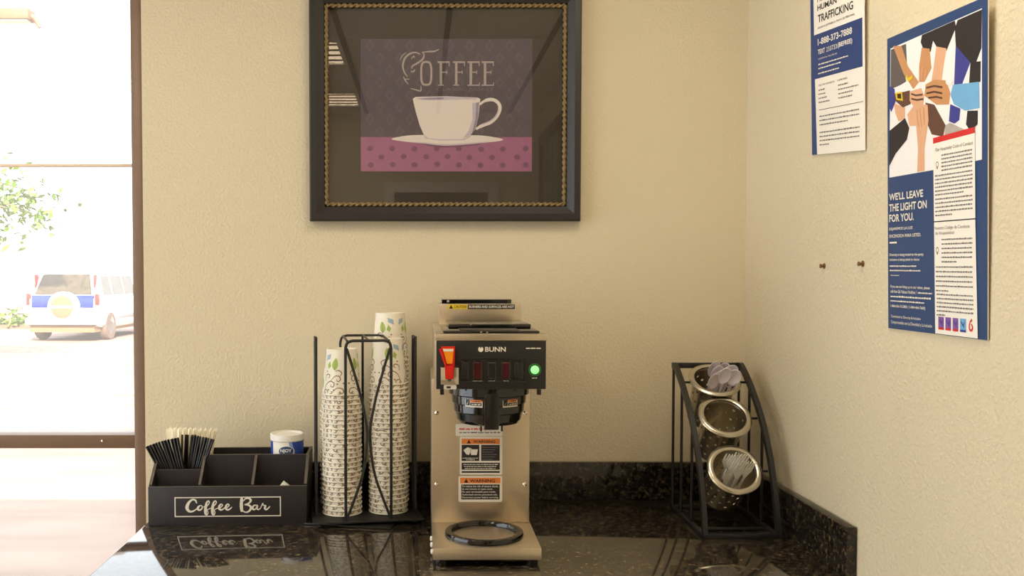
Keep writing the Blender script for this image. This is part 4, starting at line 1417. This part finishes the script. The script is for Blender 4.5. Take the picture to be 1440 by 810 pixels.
MB().box(.1192, BW - .0072, .075, .081, .006, BH - .001, 'boxw').box(.1192, BW - .0072, .0752, .0808, BH - .001, BH - .0006, 'boxe').build('middle_panel', ob)
MB().box(.0072, .1128, .046, .051, .006, .1210, 'boxw').box(.0072, .1128, .0462, .0508, .121, .1214, 'boxe').build('cross_panel', ob)
MB().box(.0072, BW - .0072, BD - .008, BD, .006, BH - .0005, 'boxw').build('back_panel', ob)
MB().box(.0072, BW - .0072, .0082, BD - .0002, .0, .0058, 'boxw').build('bottom_panel', ob)
kb = .364 / 223.0
SBX = flat((0, 0, 0), (1, 0, 0), (0, 0, 1), (0, -1, 0))
ZB = lambda x, y: ((240 + x / 8.727 - 209) * kb, (740 - 690 - y / 8.727) * kb)
w = MB()
oa, obb = ZB(52, 325), ZB(1358, 78)
tk = 13 * kb / 8.727
for r in ((oa[0], oa[1], obb[0], oa[1] + tk), (oa[0], obb[1] - tk, obb[0], obb[1]), (oa[0], oa[1] + tk, oa[0] + tk, obb[1] - tk), (obb[0] - tk, oa[1] + tk, obb[0], obb[1] - tk)):
    w.rect(SBX, *r, 'pale', .0004)
w.build('printed_border', front)
w = MB()


def pen(pts, ws, n=6):
    z = spline([ZB(*p) + (q,) for p, q in zip(pts, ws)], n)
    w.ribbon(SBX, [(p[0], p[1]) for p in z], [p[2] * kb / 8.727 for p in z], 'pale', .0006 + .00001 * len(w.f) / 50)
    for p in (z[0], z[-1]):
        w.ellipse(SBX, p[0], p[1], p[2] * kb / 8.727 / 2, p[2] * kb / 8.727 / 2, 'pale', .0006, 10)


pen([(322, 150), (306, 116), (265, 112), (222, 155), (204, 210), (228, 252), (272, 256), (320, 228), (352, 206)], [16, 20, 22, 34, 40, 30, 20, 14, 12])
pen([(375, 182), (348, 196), (335, 222), (352, 240), (382, 228), (393, 198), (376, 182), (396, 200), (425, 196)], [12, 22, 26, 22, 18, 14, 12, 10, 10])
for dx in (0, 85):
    pen([(418 + dx, 212), (458 + dx, 182), (480 + dx, 146), (466 + dx, 128), (446 + dx, 148), (434 + dx, 200), (430 + dx, 255), (434 + dx, 290), (450 + dx, 298),
         (462 + dx, 272), (455 + dx, 240), (472 + dx, 228), (500 + dx, 216)], [10, 12, 14, 16, 22, 34, 36, 28, 16, 12, 10, 10, 10])
for dx in (0, 82):
    pen([(583 + dx, 222), (622 + dx, 204), (640 + dx, 182), (622 + dx, 168), (600 + dx, 194), (604 + dx, 230), (634 + dx, 238), (672 + dx, 208)], [10, 12, 14, 16, 26, 28, 20, 10])
pen([(876, 104), (872, 150), (872, 205), (876, 252)], [34, 38, 40, 34])
pen([(896, 130), (925, 102), (965, 98), (988, 125), (962, 160), (912, 178), (962, 184), (990, 215), (968, 256), (928, 272), (890, 256)], [12, 16, 24, 26, 20, 12, 22, 28, 24, 18, 14])
pen([(1062, 186), (1028, 188), (1008, 218), (1026, 240), (1054, 222), (1070, 188), (1062, 222), (1082, 240), (1108, 222)], [12, 18, 26, 22, 14, 20, 24, 16, 10])
pen([(1106, 224), (1124, 184), (1136, 166), (1142, 188), (1168, 192), (1160, 224), (1182, 240), (1220, 204)], [10, 12, 18, 12, 20, 26, 20, 12])
w.build('lettering', front)

# canister of sugar standing in the back compartment
cc = OM @ Vector((.3065, .1205, .0060))
can = thing('sugar_canister', 'round white and blue sugar canister standing in the organizer box', 'canister', cc)
CR, CHt = .0395, .1880
MB().lathe([(0, .0001), (CR - .001, .0001), (CR, .002), (CR, CHt - .010), (CR - .001, CHt - .009), (0, CHt - .009)], 'paper', 40).build('can_body', can)
MB().lathe([(CR - .0005, CHt - .016), (CR + .0012, CHt - .016), (CR + .0012, CHt - .001), (CR + .0002, CHt), (CR - .003, CHt), (CR - .004, CHt - .004), (0, CHt - .004)],
           'plastic', 40).build('lid', can)
SCn = cyl(0, 0, CR, 0)
w = MB()
g2 = MB()
hz = CHt - .0165
n = 14


def strip(mb_, fu0, fu1, mt, off):
    vs, fs = [], []
    for j in range(9):
        v = .004 + (hz - .004) * j / 8
        a0, a1 = fu0(v), fu1(v)
        for i in range(n + 1):
            vs.append(SCn(a0 + (a1 - a0) * i / n, v, off))
    for j in range(8):
        for i in range(n):
            p = j * (n + 1) + i
            fs.append((p, p + 1, p + n + 2, p + n + 1))
    mb_.add(vs, fs, mt)


edge = lambda v: .007 + .014 * (1 - (v / hz)) ** 1.0 + .010 * sin(pi * v / hz) * 0 + (.018 * (1 - v / hz))
strip(w, lambda v: .017 + .06 * max(0, (hz - v)) * .0 + .012 * ((hz - v) / .05 if v > hz - .05 else 1), lambda v: .075, 'canblue', .0002)
strip(w, lambda v: -.075, lambda v: -.0345, 'canblue', .0002)
strip(w, lambda v: .009 + .012 * ((hz - v) / .05 if v > hz - .05 else 1), lambda v: .0172 + .012 * ((hz - v) / .05 if v > hz - .05 else 1), 'canmid', .0002)
w.build('blue_label', can)
w = MB()
w.polyf(SCn, [(.004 + .0195 * cos(2 * pi * k / 28), .1495 + .0125 * sin(2 * pi * k / 28)) for k in range(28)], 'pale', .0003)
w.polyf(SCn, [(.003 + .0180 * cos(2 * pi * k / 28), .1500 + .0115 * sin(2 * pi * k / 28)) for k in range(28)], 'navy', .0005)
w.text(SCn, 'NJOY', -.0110, .1455, .0160, .1555, 'pale', .0007, .025)
w.build('label_lettering', can)
lid_n = MB()
for k in range(60):
    a = 2 * pi * k / 60
    lid_n.box(-.0006, .0006, -CR - .0016, -CR - .001, CHt - .0165, CHt - .0145, 'grey_ink', mtx=Matrix.Rotation(a, 4, 'Z'))
lid_n.build('lid_ribs', bpy.data.objects['lid'], smooth=False)

# sweetener packets peeking over the front panel
for k, (x, d, zt, ang, lb, m_) in enumerate(((.300, .030, .1010, 38, 'white paper packet peeking out of the organizer under the sugar canister', 'paper'),
                                           (.0500, .014, .0955, 45, 'tiny white paper packet tip in the organizer pocket before the straws', 'paper'))):
    o = OM @ Vector((x, d, zt - .049))
    pk = thing('paper_packet', lb, 'packet', o, radians(1.9))
    rm = Matrix.Rotation(radians(-10 if k == 0 else 0), 4, 'X') @ Matrix.Rotation(radians(ang), 4, 'Y')
    MB().rbox(-.0215, .0215, -.0012, .0012, -.027, .035 if k == 0 else .034, m_, .0008, 1, mtx=rm).build('packet_body', pk)
    MB().rbox(-.0215, .0215, -.0007, .0007, .0352 if k == 0 else .0342, .039, 'pale', .0003, 1, mtx=rm).build('packet_seam', pk)

# straws and stirrers
me_s = None


def place_stick(proto, p0, p1, label, cat, group, roll=0.0):
    """copy of proto (built along +z) standing from p0 towards p1"""
    o = copy_tree(proto[0]) if proto[1] else proto[0]
    proto[1] = True
    p0, p1 = OM @ Vector(p0), OM @ Vector(p1)
    o.location = p0
    q = (p1 - p0).to_track_quat('Z', 'Y') @ Matrix.Rotation(roll, 3, 'Z').to_quaternion()
    o.rotation_mode = 'QUATERNION'
    o.rotation_quaternion = q
    tag(o, label, cat, group)
    return o


st_o = MB().lathe([(.0024, 0), (.0024, .190), (.0018, .190), (.0018, 0)], 'straw', 8, close=True).build('stirring_straw')
proto = [st_o, False]
SL = 'black stirring straw %s in the organizer left pocket'
rnd = random.Random(5)
for r in range(3):
    for i in range(11):
        t = i / 10
        xt = -.018 + .072 * t + rnd.uniform(-.001, .001)
        dx = .090 - .055 * t
        x0 = xt + dx
        d = .0555 + r * .0055
        place_stick(proto, (x0, d, .0062), (xt, d + .004, .172 + .018 * t), SL % 'leaning left', 'straw', 'black straws in the organizer')
for r in range(3):
    for i in range(9):
        t = i / 8
        xt = .082 + .048 * t + rnd.uniform(-.001, .001)
        dx = -.018 - .042 * t
        d = .0725 + r * .0055
        place_stick(proto, (xt + dx, d, .0062), (xt, d + .003, .176 - .006 * t), SL % 'leaning right', 'straw', 'black straws in the organizer')
for i in range(5):
    place_stick(proto, (.052 + .006 * i, .0895, .0062), (.058 + .008 * i + rnd.uniform(-.002, .002), .091, .19), SL % 'standing almost upright', 'straw', 'black straws in the organizer')
sk = MB().prism([(-.0032, 0), (.0032, 0), (.0032, .198), (.002, .2005), (-.002, .2005), (-.0032, .198)], -.0007, .0007, 'stick',
                mtx=Matrix(((1, 0, 0, 0), (0, 0, 1, 0), (0, 1, 0, 0), (0, 0, 0, 1)))).build('wooden_stirrer', smooth=False)
proto = [sk, False]
for r in range(5):
    for i in range(10):
        t = i / 9
        xt = .020 + .112 * t + rnd.uniform(-.002, .002)
        x0 = .022 + .078 * t
        d = .1000 + r * .0052
        z1 = .190 + .010 * t + rnd.uniform(-.004, .004)
        place_stick(proto, (x0, d, .0062), (xt, d + .006 + .002 * r, z1), 'pale flat wooden stirrer standing behind the black straws', 'stirrer', 'wooden stirrers in the organizer', rnd.uniform(-.2, .2))

# ------------------------------------------------------------------ cup rack with paper cups
rk = thing('cup_rack', 'black wire rack holding stacks of upturned paper cups', 'cup rack', (-.130, -.185, CT), radians(9))
RM = PM[rk.name]
MB().rbox(-.128, .128, -.088, .150, .0095, .0150, 'rackm', .0015).build('base_plate', rk)
for x in (-.11, .11):
    for y in (-.07, .13):
        MB().lathe([(.008, .0045), (.008, .0095), (0, .0095)], 'blackp', 12, (x, y, 0)).build('rubber_foot', rk)
wr = .0030
for x in (-.117, .117):
    p = [(x, -.030, .015)] + spline([(x, -.030, .05), (x, -.030, .40), (x, -.027, .425), (x, -.012, .4315), (x, .006, .425), (x, .009, .40), (x, .009, .05)], 5) + [(x, .009, .015)]
    MB().tube(p, .0034, 'wire', 8).build('side_upright', rk)


def hoop(y, hx, zt, r):
    p = [(-hx, y, .015), (-hx, y, zt - .02)] + spline([(-hx, y, zt - .018), (-hx + .004, y, zt - .005), (-hx + .016, y, zt)], 4) + \
        spline([(hx - .016, y, zt), (hx - .004, y, zt - .005), (hx, y, zt - .018)], 4) + [(hx, y, .015)]
    return MB().tube(p, r, 'wire', 8)


hoop(-.082, .0525, .4290, .0034).build('front_hoop', rk)
hoop(.0455, .0550, .4330, .0030).build('back_hoop', rk)
for x in (-.048, .048):
    MB().tube([(x, -.080, .428), (x, .0455, .432)], .0028, 'wire', 8).build('top_link', rk)
MB().tube([(0, -.082, .430), (0, .0455, .4335)], .0026, 'wire', 8).build('top_link', rk)
MB().tube([(-.001, .0455, .4330), (-.001, .0455, .015)], .0030, 'wire', 8).build('centre_wire', rk)
for s in (-1, 1):
    p = spline([(s * .0500, -.083, .412), (s * .034, -.084, .360), (s * .014, -.0845, .285), (s * .0035, -.085, .215), (s * .012, -.0845, .130), (s * .034, -.084, .062), (s * .0505, -.083, .020)], 6)
    MB().tube(p, .0032, 'wire', 8).build('bowed_wire', rk)
tray = thing('base_board', 'thin black board lying askew on the counter under the cup rack', 'board', (-.158, -.18, CT), radians(-12.2))
MB().rbox(-.113, .113, -.092, .055, .0003, .0042, 'rackm', .001).build('board_sheet', tray)
MB().rbox(-.113, .113, -.0935, -.0905, .0003, .0046, 'wire', .001).build('board_lip', tray)

CUPH, RB, RT = .108, .0447, .0355
body = MB().lathe([(0, .1015), (.0342, .1015), (.0344, CUPH), (RT, CUPH), (RB, .0045), (RB - .0005, .0045), (.0351, .1009), (0, .1009)], 'cup', 30)
cup0 = body.build('paper_cup')
rim_p = [(.0457 + .0016 * cos(2 * pi * k / 8), .0026 + .0018 * sin(2 * pi * k / 8)) for k in range(8)]
MB().lathe(rim_p, 'cup', 30, close=True).build('rim', cup0)
CR_ = lambda v: RB + (RT - RB) * (v - .0045) / (CUPH - .0045)
CK = lambda a, v, off=0.0: Vector(((CR_(v) + off) * sin(a / .041), -(CR_(v) + off) * cos(a / .041), v))
pr = MB()


def sp_ribbon(pts, wd_, mt='scroll'):
    z = spline(pts, 4)
    pr.ribbon(CK, z, [wd_ * (.5 + .5 * sin(pi * i / (len(z) - 1))) for i in range(len(z))], mt, .00012)


for q in range(4):
    o = q * .0644 - .1
    f = 1 if q % 2 else -1
    A = lambda x, y: (o + f * x, y)
    sp_ribbon([A(-.024, .012), A(-.018, .026), A(-.006, .034), A(.004, .030), A(.003, .022), A(-.004, .022), A(-.003, .027)], .0026)
    sp_ribbon([A(-.006, .034), A(.006, .046), A(.016, .046), A(.019, .038), A(.013, .034), A(.010, .039)], .0024)
    sp_ribbon([A(.000, .008), A(.010, .018), A(.022, .018), A(.026, .010), A(.020, .006), A(.016, .011)], .0024)
    sp_ribbon([A(-.022, .034), A(-.022, .046), A(-.012, .050), A(-.008, .045), A(-.013, .041)], .0024)
    sp_ribbon([A(-.028, .006), A(-.020, .014), A(-.012, .010), A(-.014, .006)], .0024)
    sp_ribbon([A(.018, .046), A(.022, .054), A(.014, .060), A(.006, .057)], .0024)
    for x, y in ((-.010, .014), (.012, .028), (.026, .030), (-.018, .056), (.004, .014)):
        pr.ellipse(CK, o + f * x, y, .0023, .0019, 'scroll', .00012, 8)
    for x in (-.024, -.003, .017):
        k_c = 1 if int(abs(x) * 1000) % 2 else -1
        sp_ribbon([A(x - .0028, .0062), A(x - .001 * k_c, .0052), A(x + .0026, .0066), A(x + .0018 * k_c, .0104), A(x - .0014, .0094)], .0019)
    lf_ = [A(.004, .060), A(.011, .066), A(.013, .076), A(.008, .088), A(.000, .080), A(-.003, .069)]
    pr.polyf(CK, [(p[0], p[1]) for p in spline(lf_, 3, True)], 'leafink', .00012)
    sp_ribbon([A(.004, .058), A(.005, .070), A(.008, .086)], .0010, 'scroll')
    pr.polyf(CK, [A(-.026, .080), A(-.010, .086), A(-.008, .097), A(-.024, .093)], 'blueink', .00012)
    pr.polyf(CK, [A(-.014, .062), A(-.006, .068), A(-.010, .080), A(-.018, .072)], 'leafink', .00012)
pr.build('printed_scrolls', cup0, smooth=False)


def ordinal(n):
    return '%d%s' % (n, 'th' if 10 < n % 100 < 14 else {1: 'st', 2: 'nd', 3: 'rd'}.get(n % 10, 'th'))


stacks = [('front left', (-.055, -.005), 26, .4), ('front right', (.055, -.005), 28, -.55), ('rear left', (-.055, .0975), 21, 1.3), ('rear right', (.073, .0975), 33, 2.1)]
first = True
tops = {'front left': 'topmost upturned paper cup of the front left stack, green leaf showing', 'front right': 'topmost upturned paper cup of the front right stack, beside the right upright',
        'rear left': 'topmost upturned paper cup of the low rear left stack', 'rear right': 'topmost upturned paper cup of the tall rear right stack, highest of all'}
rnd = random.Random(9)
for nm, (sx, sy), n_, a0 in stacks:
    for k in range(n_):
        c = cup0 if first else copy_tree(cup0)
        first = False
        p = RM @ Vector((sx + rnd.uniform(-.0006, .0006), sy + rnd.uniform(-.0004, .0004), .0155 + .0113 * k))
        c.location = p
        c.rotation_euler = (0, 0, a0 if k == n_ - 1 else rnd.uniform(-3, 3))
        tag(c, tops[nm] if k == n_ - 1 else 'upturned paper cup, %s from the top of the %s stack' % (ordinal(n_ - k), nm), 'cup', 'paper cups in the %s stack' % nm)

# ------------------------------------------------------------------ cutlery rack
cr = thing('cutlery_rack', 'black curved metal rack holding three tilted steel cylinders in the corner', 'cutlery rack', (.709, -.225, CT))
CL, CRr = .6285, .7900
curve = spline([(-.098, 1.2660), (-.121, 1.2620), (-.190, 1.2150), (-.257, 1.1510), (-.311, 1.0680), (-.345, .9800), (-.361, .9160)], 6)


def curve_z(y):
    for a, b in zip(curve, curve[1:]):
        if b[0] <= y <= a[0]:
            return a[1] + (b[1] - a[1]) * (y - a[0]) / (b[0] - a[0])
    return 1.0


for x in (CL, CRr):
    MB().bar([(x, p[0], p[1]) for p in curve], .0070, .0052, 'rackm').build('side_bar', cr, **W)
    MB().rbox(x - .005, x + .005, -.366, -.092, .9102, .9190, 'rackm', .001).build('base_side_bar', cr, **W)
    for y in (-.098, -.172, -.257):
        MB().tube([(x, y, .917), (x, y, curve_z(y))], .0034, 'wire', 8).build('upright_rod', cr, **W)
MB().rbox(CL - .005, CRr + .005, -.368, -.356, .9102, .9215, 'rackm', .001).build('front_bar', cr, **W)
MB().rbox(CL - .005, CRr + .005, -.102, -.092, .9102, .9190, 'rackm', .001).build('back_bar', cr, **W)
MB().rbox(CL - .005, CRr + .005, -.103, -.095, 1.2590, 1.2725, 'rackm', .001).build('top_bar', cr, **W)
MB().tube([(CL, -.300, .9150), (CRr, -.300, .9150)], .0030, 'wire', 8).build('cross_rod', cr, **W)
specs = [(-.310, 1.0520, 39, 'bottom', 'lowest perforated steel cylinder in the rack, holding white forks'),
         (-.241, 1.1620, 48, 'middle', 'empty perforated steel cylinder in the middle of the rack'),
         (-.163, 1.2380, 58, 'top', 'uppermost perforated steel cylinder in the rack, holding pale spoons')]
CXr = (CL + CRr) / 2
RR, LL = .0480, .120
cyl_m = {}
for y, z, e, nm, lb in specs:
    ph_ = radians(90 - e)
    rot = Matrix.Translation((CXr, y, z)) @ Matrix.Rotation(ph_, 4, 'X')
    rp_ = []
    for k in range(28):
        a = 2 * pi * k / 28
        rp_.append(rot @ Vector((.0515 * cos(a), .0515 * sin(a), -.0085)))
    rg = MB().tube(rp_, .0028, 'wire', 6, closed=True)
    for s in (-1, 1):
        rg.tube([rot @ Vector((s * .0515, 0, -.0085)), rot @ Vector((s * (.0808 - .004), 0, -.0085))], .0028, 'wire', 6)
    rg.build('holder_ring', cr, **W)
    t = thing('cutlery_cylinder', lb, 'utensil holder', (CXr, y, z), 0, 'perforated steel cylinders')
    t.rotation_euler = (ph_, 0, 0)
    PM[t.name] = rot
    nt_, nz_ = 36, 15
    g = MB()
    vs, fs = [], []

    def pt_(i, j, rr=RR):
        a = 2 * pi * i / nt_
        taper = 1 - .06 * (j / nz_)
        return (rr * taper * cos(a), rr * taper * sin(a), -.002 - (LL - .002) * j / nz_)

    for j in range(nz_ + 1):
        for i in range(nt_):
            vs.append(pt_(i, j))
    for j in range(nz_):
        for i in range(nt_):
            c = [j * nt_ + i, j * nt_ + (i + 1) % nt_, (j + 1) * nt_ + (i + 1) % nt_, (j + 1) * nt_ + i]
            hole = 1 < j < 13 and (j % 2 == 0) and ((i + (2 if j % 4 == 0 else 0)) % 4 == 0)
            if not hole:
                fs.append(tuple(c))
            else:
                b0 = len(vs)
                for du, dv in ((.3, .12), (.7, .12), (.88, .3), (.88, .7), (.7, .88), (.3, .88), (.12, .7), (.12, .3)):
                    vs.append(pt_(i + du, j + dv))
                o_ = [b0 + q for q in range(8)]
                for q in range(4):
                    fs.append((c[q], c[(q + 1) % 4], o_[(2 * q + 1) % 8], o_[(2 * q) % 8]))
                    fs.append((c[(q + 1) % 4], o_[(2 * q + 2) % 8], o_[(2 * q + 1) % 8]))
    fs.append(tuple(nz_ * nt_ + i for i in range(nt_)))
    g.add(vs, fs, 'sieve')
    bd = g.build('cylinder_wall', t)
    md = bd.modifiers.new('sheet', 'SOLIDIFY')
    md.thickness = .0007
    md.offset = 1
    g = MB()
    rp = [(RR - .0005, -.004), (RR + .0002, .0012), (RR + .004, .0032), (RR + .009, .0026), (RR + .0135, -.0010), (RR + .0135, -.0028), (RR + .009, .0006), (RR + .004, .0014), (RR + .0012, -.004)]
    g.lathe(rp, 'sieve', 48, close=True)
    g.build('rim', t)
    cyl_m[nm] = rot

# white plastic forks, tines up, in the lowest cylinder
fo_ = []
hw = .0115
out = [(-.0035, 0), (.0035, 0), (.0028, .075), (.0030, .092), (.0075, .103), (hw, .112)]
tip = .150
x = hw
gapw, tw_ = .0026, .0038
for k in range(4):
    xr = hw - k * (tw_ + gapw)
    xl = xr - tw_
    out += [(xr, .122), (xr - .0006, tip - .004), (xr - tw_ / 2, tip), (xl + .0006, tip - .004), (xl, .122)]
out += [(-hw, .112), (-.0075, .103), (-.0030, .092), (-.0028, .075)]
fk = MB().prism(out, 0, .0016, 'plastic')
fk.v = [(a, b, c - .10 * max(0, b - .095) * (.150 - b) / .055 * 2 if b > .095 else c) for a, b, c in fk.v]
fk0 = fk.build('plastic_fork', smooth=False)


def cutlery(proto, rot, x, yb, yt, zl, lean, spin, label, cat, group):
    """local frame of the cylinder: base deep inside, head past the rim; the flat face looks out of the mouth"""
    o = copy_tree(proto[0]) if proto[1] else proto[0]
    proto[1] = True
    p0 = Vector((x, yb, zl))
    dr = Vector((lean, yt, 1)).normalized()
    nrm = Vector((spin, -1, yt + .0)).normalized()
    ex = dr.cross(nrm).normalized()
    nrm = ex.cross(dr).normalized()
    m = Matrix((ex, dr, nrm)).transposed().to_4x4()
    m.translation = p0
    mw = rot @ m
    o.rotation_mode = 'QUATERNION'
    o.location = mw.to_translation()
    o.rotation_quaternion = mw.to_quaternion()
    tag(o, label, cat, group)
    return o


proto = [fk0, False]
FL = 'white plastic fork standing tines up in the lowest steel cylinder'
for i in range(9):
    t = i / 8
    xx = -.018 + .042 * ((i * 4) % 9) / 8
    yy = -.033 + .0062 * i
    cutlery(proto, cyl_m['bottom'], xx * .75, yy, .16 - .012 * i, -.122 + .005 * ((i * 7) % 4), .02 + xx * 2.6, .25 - .5 * t, FL, 'fork', 'forks in the lowest cylinder')

# pale spoons in the top cylinder
sv, sf = [], []
nr, na = 5, 16
sv.append((0, .128, -.0055))
for r in range(1, nr + 1):
    q = r / nr
    for a in range(na):
        t = 2 * pi * a / na
        sv.append((.0165 * q * cos(t), .128 + .024 * q * sin(t), -.0055 * (1 - q * q)))
for a in range(na):
    sf.append((0, 1 + a, 1 + (a + 1) % na))
for r in range(nr - 1):
    for a in range(na):
        sf.append((1 + r * na + a, 1 + (r + 1) * na + a, 1 + (r + 1) * na + (a + 1) % na, 1 + r * na + (a + 1) % na))
spn = MB().add(sv, sf, 'lilac')
spn.prism([(-.0035, 0), (.0035, 0), (.0028, .08), (.0036, .107), (-.0036, .107), (-.0028, .08)], -.0008, .0006, 'lilac')
sp0 = spn.build('plastic_spoon')
md = sp0.modifiers.new('sheet', 'SOLIDIFY')
md.thickness = .0009
proto = [sp0, False]
for i in range(9):
    t = i / 8
    xx = -.018 + .036 * ((i * 4) % 9) / 8
    yy = -.034 + .0056 * i
    cutlery(proto, cyl_m['top'], xx * .8, yy, .10 - .010 * i, -.117 + .007 * ((i * 5) % 3), .12 + xx * 4.5, .3 - .6 * ((i * 4) % 9) / 8,
            'pale lilac plastic spoon standing bowl up in the uppermost steel cylinder', 'spoon', 'spoons in the uppermost cylinder')
